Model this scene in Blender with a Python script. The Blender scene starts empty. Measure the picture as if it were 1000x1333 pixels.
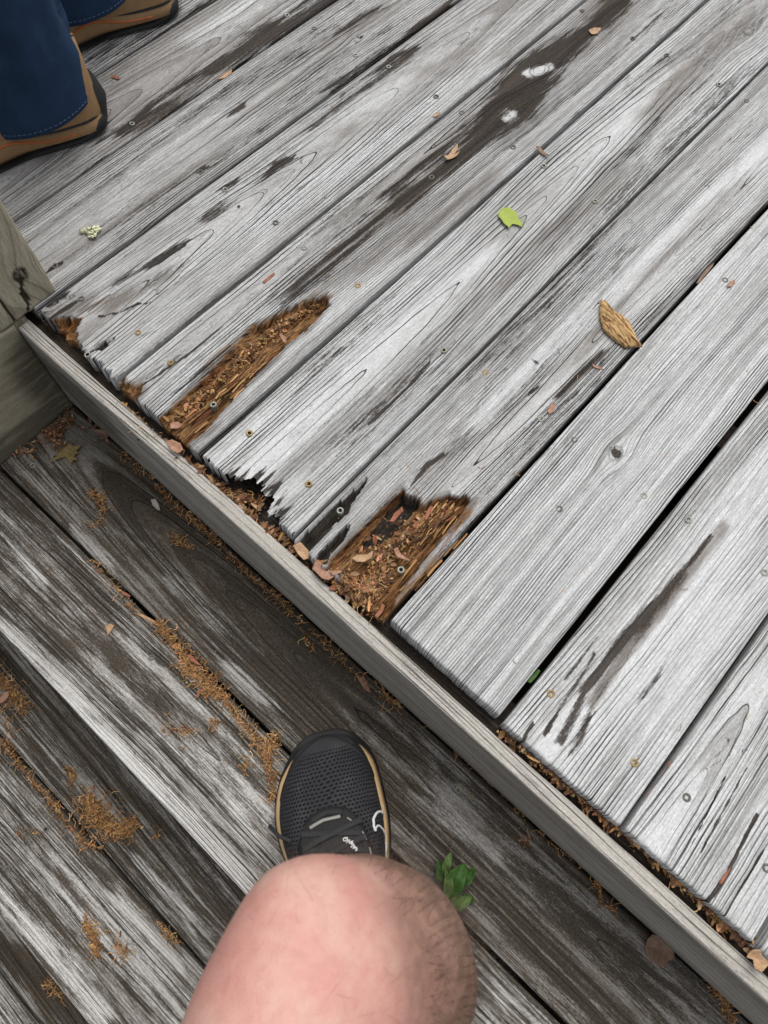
import bpy, bmesh, math, random
import numpy as np
from mathutils import Matrix, Vector

# ------------------------------------------------------------------ camera
HC = 0.728                     # lens height above the deck boards
RW = np.array([[0.666338, 0.68390266, -0.29710405],
               [-0.74540716, 0.62112437, -0.24201792],
               [0.01902186, 0.38272922, 0.92366472]])
FPX, CX, CY = 925.0, 500.0, 666.5
sc = bpy.context.scene
COL = sc.collection
cam_d = bpy.data.cameras.new('camera')
cam = bpy.data.objects.new('camera', cam_d)
COL.objects.link(cam)
M4 = Matrix([list(RW[0]) + [0], list(RW[1]) + [0], list(RW[2]) + [HC], [0, 0, 0, 1]])
cam.matrix_world = M4
cam_d.sensor_fit = 'AUTO'
cam_d.sensor_width = 36.0
cam_d.lens = 36.0 * FPX / 1333.0
cam_d.clip_start = 0.02
cam_d.clip_end = 400
cam_d.dof.use_dof = True
cam_d.dof.focus_distance = 0.92
cam_d.dof.aperture_fstop = 10.0
sc.camera = cam

# ------------------------------------------------------------------ sky, sun, exposure
SUN_EL, SUN_AZ = math.radians(66), math.radians(20)     # azimuth measured from +X towards +Y
world = bpy.data.worlds.new('World')
sc.world = world
world.use_nodes = True
wn = world.node_tree
bg = wn.nodes['Background']
sky = wn.nodes.new('ShaderNodeTexSky')
sky.sky_type = 'NISHITA'
sky.sun_disc = False
sky.sun_elevation = SUN_EL
sky.sun_rotation = math.pi / 2 - SUN_AZ
sky.air_density = 1.0
sky.dust_density = 4.0
hs = wn.nodes.new('ShaderNodeHueSaturation')
hs.inputs['Saturation'].default_value = 0.22            # overcast: nearly colourless sky
wn.links.new(sky.outputs[0], hs.inputs['Color'])
wn.links.new(hs.outputs[0], bg.inputs['Color'])
bg.inputs['Strength'].default_value = 0.15
sun_d = bpy.data.lights.new('sun', 'SUN')
sun_d.energy = 0.9
sun_d.angle = math.radians(40)
sun_d.color = (1.0, 0.97, 0.93)
sun = bpy.data.objects.new('sun', sun_d)
COL.objects.link(sun)
sd = Vector((math.cos(SUN_EL) * math.cos(SUN_AZ), math.cos(SUN_EL) * math.sin(SUN_AZ), math.sin(SUN_EL)))
sun.rotation_euler = sd.to_track_quat('Z', 'Y').to_euler()
sc.view_settings.view_transform = 'Standard'
sc.view_settings.look = 'None'
sc.view_settings.gamma = 1.0
sc.view_settings.use_curve_mapping = False
sc.view_settings.exposure = 0.42

rnd = random.Random(11)

# ------------------------------------------------------------------ helpers
def P(px, py, z=0.0):
    """point of the real plane at height z that the photograph shows at (px, py)"""
    r = RW @ np.array([px - CX, CY - py, -FPX])
    k = (z - HC) / r[2]
    return np.array([r[0] * k, r[1] * k, z])

_T = np.random.RandomState(5).rand(256, 256)
def vn(x, y, s=0):
    x = np.asarray(x, float) + s * 17.31 + 1000; y = np.asarray(y, float) + s * 9.77 + 1000
    xi = np.floor(x); yi = np.floor(y); fx = x - xi; fy = y - yi
    xi = xi.astype(np.int64) & 255; yi = yi.astype(np.int64) & 255
    fx = fx * fx * (3 - 2 * fx); fy = fy * fy * (3 - 2 * fy)
    x1 = (xi + 1) & 255; y1 = (yi + 1) & 255
    return (_T[xi, yi] * (1 - fx) + _T[x1, yi] * fx) * (1 - fy) + (_T[xi, y1] * (1 - fx) + _T[x1, y1] * fx) * fy
def fbm(x, y, s=0, o=3):
    v = 0; a = 1; n = 0
    for i in range(o):
        v = v + a * vn(np.asarray(x) * 2 ** i, np.asarray(y) * 2 ** i, s + i * 3); n += a; a *= 0.5
    return v / n
def sstep(a, b, x):
    t = np.clip((x - a) / (b - a), 0, 1); return t * t * (3 - 2 * t)

def link(name, me, parent=None, mat=None):
    o = bpy.data.objects.new(name, me)
    COL.objects.link(o)
    if parent: o.parent = parent
    if mat is not None and me is not None:
        for m in (mat if isinstance(mat, (list, tuple)) else [mat]): me.materials.append(m)
    return o
def empty(name, loc=(0, 0, 0), parent=None):
    o = bpy.data.objects.new(name, None); COL.objects.link(o); o.location = loc
    o.empty_display_size = 0.05
    if parent: o.parent = parent
    return o
def tag(o, label=None, cat=None, group=None, kind=None):
    if label: o['label'] = label
    if cat: o['category'] = cat
    if group: o['group'] = group
    if kind: o['kind'] = kind
    return o
def mesh_np(name, V, F, smooth=True):
    """V (n,3), F (m,4) numpy quads (or list of faces)"""
    me = bpy.data.meshes.new(name)
    if isinstance(F, np.ndarray) and F.ndim == 2:
        k = F.shape[1]
        me.vertices.add(len(V)); me.vertices.foreach_set('co', np.asarray(V, np.float32).ravel())
        me.loops.add(F.size); me.loops.foreach_set('vertex_index', F.astype(np.int32).ravel())
        me.polygons.add(len(F)); me.polygons.foreach_set('loop_start', np.arange(0, F.size, k, dtype=np.int32))
        me.update(calc_edges=True)
    else:
        me.from_pydata([tuple(v) for v in V], [], [tuple(f) for f in F]); me.update()
    if smooth: me.polygons.foreach_set('use_smooth', np.ones(len(me.polygons), bool))
    return me
def vattr(me, name, arr):
    at = me.attributes.new(name, 'FLOAT_VECTOR', 'POINT')
    at.data.foreach_set('vector', np.asarray(arr, np.float32).ravel())

# ------------------------------------------------------------------ node shorthand
class N:
    def __init__(s, name):
        s.m = bpy.data.materials.new(name); s.m.use_nodes = True
        s.t = s.m.node_tree; s.b = s.t.nodes['Principled BSDF']
    def put(s, sock, v):
        if isinstance(v, bpy.types.NodeSocket): s.t.links.new(v, sock)
        else:
            if isinstance(v, (tuple, list)) and len(v) == 3 and sock.type == 'RGBA': v = (*v, 1)
            sock.default_value = v
    def math(s, op, a, b=0.0, c=0.0, clamp=False):
        n = s.t.nodes.new('ShaderNodeMath'); n.operation = op; n.use_clamp = clamp
        s.put(n.inputs[0], a); s.put(n.inputs[1], b); s.put(n.inputs[2], c); return n.outputs[0]
    def mix(s, f, a, b):
        n = s.t.nodes.new('ShaderNodeMix'); n.data_type = 'RGBA'; n.clamp_factor = True
        s.put(n.inputs[0], f); s.put(n.inputs[6], a); s.put(n.inputs[7], b); return n.outputs[2]
    def smooth(s, v, lo, hi):
        n = s.t.nodes.new('ShaderNodeMapRange'); n.interpolation_type = 'SMOOTHSTEP'
        s.put(n.inputs[0], v); s.put(n.inputs[1], lo); s.put(n.inputs[2], hi); return n.outputs[0]
    def vec(s, x, y, z=0.0):
        n = s.t.nodes.new('ShaderNodeCombineXYZ')
        s.put(n.inputs[0], x); s.put(n.inputs[1], y); s.put(n.inputs[2], z); return n.outputs[0]
    def sep(s, v):
        n = s.t.nodes.new('ShaderNodeSeparateXYZ'); s.put(n.inputs[0], v); return n.outputs
    def attr(s, name):
        n = s.t.nodes.new('ShaderNodeAttribute'); n.attribute_name = name; return n.outputs['Vector']
    def attrc(s, name):
        n = s.t.nodes.new('ShaderNodeAttribute'); n.attribute_name = name; return n.outputs['Color']
    def coord(s, k='Object'):
        n = s.t.nodes.new('ShaderNodeTexCoord'); return n.outputs[k]
    def scale(s, v, f):
        n = s.t.nodes.new('ShaderNodeVectorMath'); n.operation = 'MULTIPLY'; s.put(n.inputs[0], v); n.inputs[1].default_value = f; return n.outputs[0]
    def noise(s, v, sc=1.0, det=2.0, rough=0.5, dist=0.0):
        n = s.t.nodes.new('ShaderNodeTexNoise'); s.put(n.inputs['Vector'], v)
        n.inputs['Scale'].default_value = sc; n.inputs['Detail'].default_value = det
        n.inputs['Roughness'].default_value = rough; n.inputs['Distortion'].default_value = dist; return n.outputs[0]
    def white(s, w):
        n = s.t.nodes.new('ShaderNodeTexWhiteNoise'); n.noise_dimensions = '1D'; s.put(n.inputs['W'], w); return n.outputs['Value']
    def voro(s, v, sc, feat='F1'):
        n = s.t.nodes.new('ShaderNodeTexVoronoi'); n.feature = feat; s.put(n.inputs['Vector'], v); n.inputs['Scale'].default_value = sc
        return n.outputs
    def bump(s, h, strength, dist):
        n = s.t.nodes.new('ShaderNodeBump'); n.inputs['Strength'].default_value = strength
        n.inputs['Distance'].default_value = dist; s.put(n.inputs['Height'], h); s.t.links.new(n.outputs[0], s.b.inputs['Normal'])
    def out(s, col, rough=0.8, spec=0.3, **kw):
        s.put(s.b.inputs['Base Color'], col); s.put(s.b.inputs['Roughness'], rough)
        s.put(s.b.inputs['Specular IOR Level'], spec)
        for k, v in kw.items(): s.put(s.b.inputs[k], v)
        return s.m

def wood(name, light, mid, linec, F=250.0, mild=0.22, lines=1.0, dark=(0.016, 0.0135, 0.0115), patch=0.35, band=1.0, speck=1.0, warm=(0.125, 0.105, 0.088)):
    """weathered softwood: silver speckled face, soft growth bands, crisp wavering cracks, mildew in ragged patches"""
    n = N(name)
    X = lambda k, f: n.math('MULTIPLY', k, f)
    sub = lambda v: n.math('SUBTRACT', v, 0.5)
    a, r, t = n.sep(n.attr('gp'))
    sdark, sbrown, srot = n.sep(n.attr('sa'))
    spale, solive, scon = n.sep(n.attr('sb'))
    sg = n.sep(n.attr('sg'))[0]
    nl = n.noise(n.vec(X(a, 1.5), X(r, 110), 8.8), 1, 2, 0.5)
    ns_ = n.noise(n.vec(X(a, 4.0), X(r, 230), 2.9), 1, 4, 0.62)
    nf = n.noise(n.vec(X(a, 48), X(t, 850), 7.7), 1, 3, 0.65)
    ng = n.noise(n.vec(X(a, 330), X(t, 760), 1.7), 1, 3, 0.7)
    np_ = n.noise(n.vec(X(a, 15), X(t, 82), 5.1), 1, 6, 0.70)
    nb = n.noise(n.vec(X(a, 3.0), X(t, 14), 4.1), 1, 4, 0.6)
    nrr = n.noise(n.vec(X(a, 1.2), X(r, 40), 5.5), 1, 2, 0.5)
    def ring(F, wob, k, thr, wide):
        wv = n.math('ADD', X(n.noise(n.vec(X(a, 2.2), X(r, 45), k), 1, 1, 0.5), wob), X(n.noise(n.vec(X(a, 16), X(r, 60), k + 4), 1, 2, 0.6), wob * 0.28))
        tt = n.math('ADD', X(r, F), wv)
        fr = n.math('FRACT', tt); idn = n.math('FLOOR', tt)
        tri = n.math('MINIMUM', fr, X(n.math('SUBTRACT', 1.0, fr), 0.8))
        al = n.noise(n.vec(X(a, 3.2), X(idn, 3.73), k + 1), 1, 3, 0.65)
        wd = X(n.math('MULTIPLY_ADD', n.math('SUBTRACT', al, thr, clamp=True), wide, 0.05), sg)
        prof = n.math('SUBTRACT', 1.0, n.smooth(tri, X(wd, 0.45), X(wd, 1.15)))
        return X(prof, n.smooth(al, thr - 0.08, thr + 0.04)), fr
    ncl = n.noise(n.vec(X(a, 1.6), X(r, 33), 6.2), 1, 2, 0.5)
    l1, fr1 = ring(F, 1.5, 2.0, 0.46, 0.75)
    l2, fr2 = ring(F * 2.1, 2.2, 9.0, 0.50, 0.8)
    # face tone
    lv = n.math('ADD', X(sub(nl), 1.5 * band), X(sub(ns_), 0.75 * band))
    lv = n.math('ADD', lv, X(sub(nb), 0.9))
    lv = n.math('ADD', lv, X(n.math('SUBTRACT', 0.5, fr1), X(n.smooth(nrr, 0.35, 0.7), 0.75 * band)))
    lv = n.math('ADD', lv, X(sub(nf), 0.55))
    lv = n.smooth(lv, -0.62, 0.30)
    col = n.mix(lv, mid, light)
    col = n.mix(X(spale, 0.7), col, (min(1, light[0] * 1.12), min(1, light[1] * 1.12), min(1, light[2] * 1.13)))
    bs = n.smooth(n.math('ADD', sbrown, n.math('ADD', X(sub(np_), 0.7), X(sub(ns_), 0.9))), 0.15, 1.0)
    col = n.mix(X(bs, 0.85), col, warm)
    col = n.mix(X(solive, n.smooth(np_, 0.2, 0.55)), col, (0.060, 0.053, 0.038))
    fk = n.math('MULTIPLY_ADD', sub(nf), 0.8, 1.0)
    fk = X(fk, n.math('MULTIPLY_ADD', sub(ng), 1.15 * speck, 1.0))
    mm = n.t.nodes.new('ShaderNodeVectorMath'); mm.operation = 'SCALE'
    n.put(mm.inputs[0], col); n.put(mm.inputs['Scale'], fk); col = mm.outputs[0]
    # mildew and the painted shade: the share of surface covered follows the attribute
    sf = n.math('ADD', X(np_, patch), X(ns_, 0.72 - patch))
    sf = n.math('ADD', sf, n.math('ADD', X(nf, 0.16), X(ng, 0.12)))
    sf = n.math('MULTIPLY_ADD', sub(sf), 3.3, 0.5)
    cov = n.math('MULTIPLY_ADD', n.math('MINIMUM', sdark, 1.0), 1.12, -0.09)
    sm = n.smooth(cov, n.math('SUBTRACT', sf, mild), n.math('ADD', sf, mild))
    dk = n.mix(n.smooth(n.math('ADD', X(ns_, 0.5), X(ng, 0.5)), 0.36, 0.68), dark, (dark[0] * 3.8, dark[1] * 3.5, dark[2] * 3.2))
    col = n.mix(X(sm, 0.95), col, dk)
    # cracks
    lc = X(X(scon, lines), n.math('MULTIPLY_ADD', n.smooth(n.math('ADD', X(ncl, 0.6), X(nb, 0.4)), 0.38, 0.60), 1.0, 0.22))
    ll = n.math('MULTIPLY', n.math('MAXIMUM', l1, X(l2, n.smooth(ncl, 0.42, 0.6))), lc, clamp=True)
    col = n.mix(X(ll, 0.95), col, linec)
    # raw rotten wood
    rf = n.noise(n.vec(X(a, 55), X(t, 420), 4.0), 1, 5, 0.75)
    rc = n.mix(n.smooth(rf, 0.36, 0.66), (0.022, 0.011, 0.007), n.mix(n.smooth(np_, 0.35, 0.65), (0.27, 0.115, 0.042), (0.38, 0.215, 0.095)))
    rm = n.smooth(n.math('ADD', srot, n.math('ADD', X(sub(np_), 0.6), X(sub(ns_), 0.5))), 0.3, 0.7)
    col = n.mix(rm, col, rc)
    h = n.math('ADD', X(ns_, 0.5), X(nf, 0.35))
    h = n.math('ADD', h, X(ng, 0.10))
    h = n.math('SUBTRACT', h, X(fr1, 0.25))
    h = n.math('SUBTRACT', h, X(ll, 1.1))
    h = n.math('ADD', h, X(X(rf, rm), 1.8))
    n.bump(h, 0.8, 0.0012)
    return n.out(col, 0.88, 0.08)

M_DECK = wood('weathered_deck_wood', (0.50, 0.505, 0.500), (0.225, 0.220, 0.210), (0.020, 0.018, 0.017), F=250)
M_TREAD = wood('mildewed_tread_wood', (0.49, 0.478, 0.452), (0.225, 0.203, 0.175), (0.018, 0.015, 0.013), F=250, mild=0.25, patch=0.33, dark=(0.027, 0.0225, 0.017), warm=(0.085, 0.071, 0.056))
M_RISER = wood('riser_wood', (0.40, 0.378, 0.337), (0.235, 0.216, 0.185), (0.06, 0.053, 0.046), F=330, mild=0.3, lines=0.9, band=0.8, speck=0.8)
M_POST = wood('post_wood', (0.37, 0.335, 0.25), (0.25, 0.222, 0.16), (0.05, 0.042, 0.03), F=140, mild=0.3, lines=0.25, band=0.7, speck=0.7)
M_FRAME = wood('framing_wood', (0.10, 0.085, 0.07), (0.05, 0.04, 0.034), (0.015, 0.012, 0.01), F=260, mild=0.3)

# ------------------------------------------------------------------ planks
def pts_world(pts, z):
    out = []
    for q in pts:
        p = P(q[0], q[1], z)
        w = q[2] * np.linalg.norm(P(q[0] + 1, q[1], z) - P(q[0] - 1, q[1], z)) * 0.5 if len(q) > 2 else 0
        out.append((p[0], p[1], w))
    return out
def seg_dist(X, Y, pw):
    """signed distance to a tapering stroke"""
    d = np.full(X.shape, 9.0)
    if len(pw) == 1: return np.hypot(X - pw[0][0], Y - pw[0][1]) - pw[0][2]
    for (x0, y0, w0), (x1, y1, w1) in zip(pw[:-1], pw[1:]):
        dx, dy = x1 - x0, y1 - y0
        u = np.clip(((X - x0) * dx + (Y - y0) * dy) / (dx * dx + dy * dy + 1e-12), 0, 1)
        d = np.minimum(d, np.hypot(X - x0 - u * dx, Y - y0 - u * dy) - (w0 + (w1 - w0) * u))
    return d
def in_poly(X, Y, poly):
    c = np.zeros(X.shape, bool); n = len(poly); j = n - 1
    for i in range(n):
        xi, yi = poly[i][0], poly[i][1]; xj, yj = poly[j][0], poly[j][1]
        if abs(yj - yi) > 1e-12:
            c ^= ((yi > Y) != (yj > Y)) & (X < (xj - xi) * (Y - yi) / (yj - yi) + xi)
        j = i
    return c

def plank(name, parent, mat, S, t0f, t1f, ztop, th, along='X', seed=0, du=0.0022, pith=(0.0, 0.035), zvar=0.035, tilt=0.0,
          fscale=1.0, knots=(), stains=(), carves=(), base=0.0, base_brown=0.0, con=1.0, ends=0.0, wave=0.0007, olive=0.0, bow=0.002, edge_r=0.0024):
    S = np.asarray(S, float); ns = len(S)
    T0 = t0f(S); T1 = t1f(S); wmid = float(np.mean(T1 - T0))
    m = max(6, int(wmid / du))
    u = np.concatenate([[0, 0.0008 / wmid, 0.002 / wmid, 0.004 / wmid], np.linspace(0.007 / wmid, 1 - 0.007 / wmid, m), 1 - np.array([0.004, 0.002, 0.0008, 0]) / wmid])
    nt = len(u)
    SS = np.repeat(S[:, None], nt, 1)
    TT = T0[:, None] + (T1 - T0)[:, None] * u[None, :]
    U = np.repeat(u[None, :], ns, 0)
    if ends:                                     # frayed near end
        jag = (fbm(TT * 330, TT * 0, seed + 40, 3) - 0.5) * 2 * ends
        jag = jag * np.exp(-(SS - S[0]) / 0.02)
        SS2 = SS + jag
    else: SS2 = SS
    e = np.minimum(U, 1 - U) * wmid
    rr = edge_r * (0.7 + 0.6 * fbm(SS * 20, U * 3, seed + 9, 2))
    dd = np.clip(rr - e, 0, None)
    Z = -(rr - np.sqrt(np.clip(rr * rr - dd * dd, 0, None)))
    es = np.minimum(SS - S[0], S[-1] - SS); de = np.clip(0.002 - es, 0, None)
    Z -= (0.002 - np.sqrt(np.clip(4e-6 - de * de, 0, None)))
    tm = (TT - 0.5 * (T0 + T1)[:, None])
    Z += wave * (fbm(SS * 3, tm * 9, seed + 1, 2) - 0.5) * 2
    # grain: growth rings cut by the face
    yc = pith[0] + 0.016 * (fbm(S * 1.1, S * 0, seed + 2, 2) - 0.5) * 2
    zc = pith[1] + 0.5 * zvar * (fbm(S * 1.2 + 3, S * 0, seed + 3, 1) - 0.5) * 2 + (0.022 if seed % 2 else -0.010) * (S - S[0])
    zc = np.maximum(zc, 0.006)
    tg = tm.copy(); extra = 0
    kn = []
    for (kx, ky, kr) in knots:
        p = P(kx, ky, ztop); ks, kt = (p[0], p[1]) if along == 'X' else (p[1], p[0])
        ktm = kt - 0.5 * np.interp(ks, S, T0 + T1)
        d2 = ((SS - ks) / (kr * 4.2)) ** 2 + ((tm - ktm) / (kr * 2.6)) ** 2
        tg = tg - (tg - ktm) * 0.75 * np.exp(-d2)
        kn.append((ks, ktm, kr))
    wob = 0.010 * (fbm(SS * 4, tm * 16, seed + 4, 4) - 0.5)
    R = np.sqrt((tg - yc[:, None] + wob) ** 2 + zc[:, None] ** 2)
    for (ks, ktm, kr) in kn:
        d = np.hypot((SS - ks) * 0.75, tm - ktm)
        R = np.where(d < kr, d * 0.5 + 0.4, R)
    GR = np.clip(np.abs(np.gradient(R, axis=1) / np.maximum(np.gradient(tm, axis=1), 1e-6)) * 1.5, 0.10, 1.0)
    R = R * fscale + 0.613 * seed
    dark = base + 1.3 * np.clip(fbm(SS * 2.6, R * 30, seed + 15, 4) - 0.53, 0, 1) * (0.4 + 2.2 * min(base, 0.3)) * (0.55 if base > 0.35 else 1.0) + 0.10 * (fbm(SS * 7, tm * 20, seed + 16, 3) - 0.5); brown = base_brown + 0.5 * (fbm(SS * 3.5, tm * 22, seed + 19, 4) - 0.5); rot = np.zeros(SS.shape)
    pale = np.zeros(SS.shape); ol = np.full(SS.shape, olive); cn = np.full(SS.shape, con)
    WX, WY = (SS2, TT) if along == 'X' else (TT, SS2)
    zpl = ztop
    wf = (fbm(SS * 14, tm * 75, seed + 6, 4) - 0.5) * 2
    fing = (fbm(tm * 260, SS * 2.5, seed + 17, 4) - 0.5) * 2
    wf2 = (fbm(SS * 5, R * 190, seed + 18, 4) - 0.5) * 2
    for (ch, pts, stg, soft) in stains:
        pw = pts_world(pts, zpl); wmx = max(q[2] for q in pw); fo = fing * (min(0.045, wmx * 3.2) if wmx > 0.002 and soft > 0.45 and ch != 'clear' else 0)
        sel = np.ones(SS.shape, bool)
        d = seg_dist(WX + (fo if along == 'X' else 0), WY + (fo if along == 'Y' else 0), pw)
        wm = max(q[2] for q in pw)
        d = d + wf * min(0.012, wm * 0.5) + wf2 * min(0.016, wm * 0.8)
        soft = soft * 1.5 if wm > 0.003 else soft
        mk = stg * (1 - sstep(-soft * wm, soft * wm, d))
        if wm > 0.003 and ch != 'clear': mk = mk * np.clip(0.72 + 0.62 * fbm(SS * 9, tm * 60, seed + 14, 3), 0, 1.15)
        if ch == 'dark': dark = np.maximum(dark, mk)
        elif ch == 'brown': brown = np.maximum(brown, mk)
        elif ch == 'rot': rot = np.maximum(rot, mk)
        elif ch == 'pale': pale = np.maximum(pale, mk); dark = dark * (1 - 0.6 * mk); brown = brown * (1 - 0.8 * mk)
        elif ch == 'clear': dark = dark * (1 - mk); brown = brown * (1 - 0.7 * mk); pale = np.maximum(pale, 0.05 * mk)
        elif ch == 'olive': ol = np.maximum(ol, mk)
        elif ch == 'calm': cn = cn * (1 - mk)
        elif ch == 'lines': cn = cn + mk
    gone = np.zeros(SS.shape, bool)
    spl = (fbm(SS * 30, tm * 420, seed + 8, 3) - 0.5) * 2       # splintery edges follow the grain
    spl2 = (fbm(SS * 12, tm * 120, seed + 28, 2) - 0.5) * 2
    for (poly, depth, kind, jit) in carves:
        pw = pts_world(poly, zpl)
        off = (spl * 0.65 + spl2 * 0.75) * jit
        mk = in_poly(WX + (off if along == 'X' else 0), WY + (off if along == 'Y' else 0), pw)
        if depth >= 0.05: gone |= mk
        else:
            flo = depth * (0.75 + 0.6 * fbm(SS * 60, tm * 160, seed + 12, 3))
            if kind == 'rot':                     # soft crumbling rim instead of a cut edge
                de_ = seg_dist(WX + (off if along == 'X' else 0), WY + (off if along == 'Y' else 0), [(q[0], q[1], 0) for q in pw + pw[:1]])
                ramp = sstep(0.0, 0.004, de_ + 0.004 * (fbm(SS * 40, tm * 200, seed + 13, 3) - 0.35))
                Z = np.where(mk, np.minimum(Z, -flo * (0.12 + 0.88 * ramp)), Z)
                near = np.where(mk, 1.0, 1 - sstep(0.0, 0.012, de_ + 0.008 * wf))
                brown = np.maximum(brown, near * 0.8)
            else: Z = np.where(mk, np.minimum(Z, -flo), Z)
        if kind == 'rot': rot = np.where(mk, 0.55 + 0.5 * ramp, np.maximum(rot, 0.32 * (1 - sstep(0.0, 0.005, de_))))
        elif kind == 'black': dark = np.where(mk, 1.2, dark); rot = np.where(mk, 0.25, rot)
        elif kind == 'dark': dark = np.where(mk, 0.9, dark)
    # eroded relief so the surface is not flat in the light
    Z = Z + 0.0004 * (fbm(SS * 9, R * 300, seed + 20, 2) - 0.5)
    A = SS2 + 13.7 * seed
    def pad(a, f=lambda b: b): return np.pad(a, 1, mode='edge')
    SSp, TTp, Zp, Ap, Rp, Tp = pad(SS2), pad(TT), pad(Z), pad(A), pad(R), pad(tm + 0.31 * seed)
    for sl in ((0, slice(None)), (-1, slice(None)), (slice(None), 0), (slice(None), -1)): Zp[sl] = -th
    Rp[:, 0] += th * 0.7; Rp[:, -1] += th * 0.7; Tp[:, 0] -= th; Tp[:, -1] += th; Ap[0, :] -= th; Ap[-1, :] += th
    ZW = Zp + ztop + bow * (fbm(SSp * 0.8, SSp * 0, seed + 30, 1) - 0.5)
    V = np.stack([SSp, TTp, ZW] if along == 'X' else [TTp, SSp, ZW], -1).reshape(-1, 3)
    n1, n2 = SSp.shape
    idx = np.arange(n1 * n2).reshape(n1, n2)
    q = np.stack([idx[:-1, :-1], idx[1:, :-1], idx[1:, 1:], idx[:-1, 1:]], -1)
    gp_ = pad(gone)
    keep = ~(gp_[:-1, :-1] & gp_[1:, 1:] | gp_[1:, :-1] & gp_[:-1, 1:])
    q = q[keep]
    if along == 'Y': q = q[:, ::-1]
    me = mesh_np(name, V, np.ascontiguousarray(q))
    vattr(me, 'gp', np.stack([Ap, Rp, Tp], -1))
    dkp = pad(dark); dkp[:, 0] = np.maximum(dkp[:, 0], 0.75); dkp[:, -1] = np.maximum(dkp[:, -1], 0.75)  # board sides darkened: the shade inside the gaps, painted into the wood
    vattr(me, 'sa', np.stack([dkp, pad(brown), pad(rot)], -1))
    vattr(me, 'sb', np.stack([pad(pale), pad(ol), pad(cn)], -1))
    vattr(me, 'sg', np.stack([pad(GR)] * 3, -1))
    return link(name, me, parent, mat)

def beam(name, parent, mat, lo, hi, axis, cell=(0.008, 0.006), R=0.003, pith=(0, 0), seed=0, con=1.0, base=0.0, olive=0.0, stains=(), rs=1.0, jitter=0.0006, fade=None):
    """sawn timber: rounded box whose grain runs along `axis` on every face"""
    lo = np.array(lo, float); hi = np.array(hi, float)
    ax = 'XYZ'.index(axis)
    cnt = [max(2, int((hi[i] - lo[i]) / (cell[0] if i == ax else cell[1]))) for i in range(3)]
    def lin(i):
        a = np.linspace(lo[i], hi[i], cnt[i] + 1)
        return np.unique(np.round(np.concatenate([a, [lo[i] + R * 0.4, lo[i] + R, hi[i] - R, hi[i] - R * 0.4]]), 6))
    L = [lin(i) for i in range(3)]
    Vs = []; Fs = []; off = 0
    for i in range(3):
        j, k = [(1, 2), (2, 0), (0, 1)][i]
        for side in (0, 1):
            A, B = np.meshgrid(L[j], L[k], indexing='ij')
            v = np.zeros(A.shape + (3,)); v[..., j] = A; v[..., k] = B; v[..., i] = hi[i] if side else lo[i]
            n1, n2 = A.shape; idx = np.arange(n1 * n2).reshape(n1, n2) + off
            q = np.stack([idx[:-1, :-1], idx[1:, :-1], idx[1:, 1:], idx[:-1, 1:]], -1).reshape(-1, 4)
            if not side: q = q[:, ::-1]
            Vs.append(v.reshape(-1, 3)); Fs.append(q); off += n1 * n2
    V = np.concatenate(Vs); F = np.concatenate(Fs)
    core = np.clip(V, lo + R, hi - R); d = V - core; l = np.linalg.norm(d, axis=1, keepdims=True)
    V2 = core + d / np.maximum(l, 1e-9) * np.minimum(l, R)
    c = [i for i in range(3) if i != ax]
    a = V[:, ax]; y = V[:, c[0]]; z = V[:, c[1]]
    nrm = d / np.maximum(l, 1e-9)
    V2 = V2 + nrm * ((fbm(a * 25, y * 120 + z * 133, seed, 3) - 0.5) * 2 * jitter)[:, None]
    r = np.sqrt((y - pith[0] + 0.008 * (fbm(a * 2, y * 5, seed + 1, 2) - .5)) ** 2 + (z - pith[1] + 0.008 * (fbm(a * 2, z * 5, seed + 2, 2) - .5)) ** 2) * rs + 0.37 * seed
    me = mesh_np(name, V2, F)
    dk = np.full(len(V), base); ol = np.full(len(V), olive); br = np.zeros(len(V)); pl = np.zeros(len(V))
    for (ch, ctr, rad, stg) in stains:
        dd = np.sqrt((((V - np.array(ctr)) / np.array(rad)) ** 2).sum(1)) + (fbm(a * 14, y * 60 + z * 60, seed + 5, 3) - .5) * 0.8
        mk = stg * (1 - sstep(0.6, 1.2, dd))
        if ch == 'dark': dk = np.maximum(dk, mk)
        if ch == 'brown': br = np.maximum(br, mk)
        if ch == 'olive': ol = np.maximum(ol, mk)
        if ch == 'pale': pl = np.maximum(pl, mk)
    vattr(me, 'gp', np.stack([a + 11.3 * seed, r, y + z + 0.21 * seed], -1))
    vattr(me, 'sa', np.stack([dk, br, np.zeros(len(V))], -1))
    vattr(me, 'sb', np.stack([pl, ol, np.full(len(V), con)], -1))
    vattr(me, 'sg', np.ones((len(V), 3)))
    return link(name, me, parent, mat)

# ------------------------------------------------------------------ ground below and joists
soil = N('soil'); cs = soil.noise(soil.coord(), 9, 6, 0.65)
soil.bump(cs, 0.8, 0.03)
M_SOIL = soil.out(soil.mix(cs, (0.02, 0.015, 0.01), (0.06, 0.045, 0.03)), 0.95, 0.1)
gs = 60
gx, gy = np.meshgrid(np.linspace(-30, 30, gs), np.linspace(-30, 30, gs), indexing='ij')
gz = -0.80 + 0.06 * (fbm(gx * 0.6, gy * 0.6, 2, 3) - 0.5)
gi = np.arange(gs * gs).reshape(gs, gs)
gq = np.stack([gi[:-1, :-1], gi[1:, :-1], gi[1:, 1:], gi[:-1, 1:]], -1).reshape(-1, 4)
tag(link('ground', mesh_np('ground', np.stack([gx, gy, gz], -1).reshape(-1, 3), gq), None, M_SOIL), kind='structure')

deck = tag(empty('deck'), kind='structure')
TH = 0.028
XE = 0.1457                                                     # line of the board ends
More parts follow.
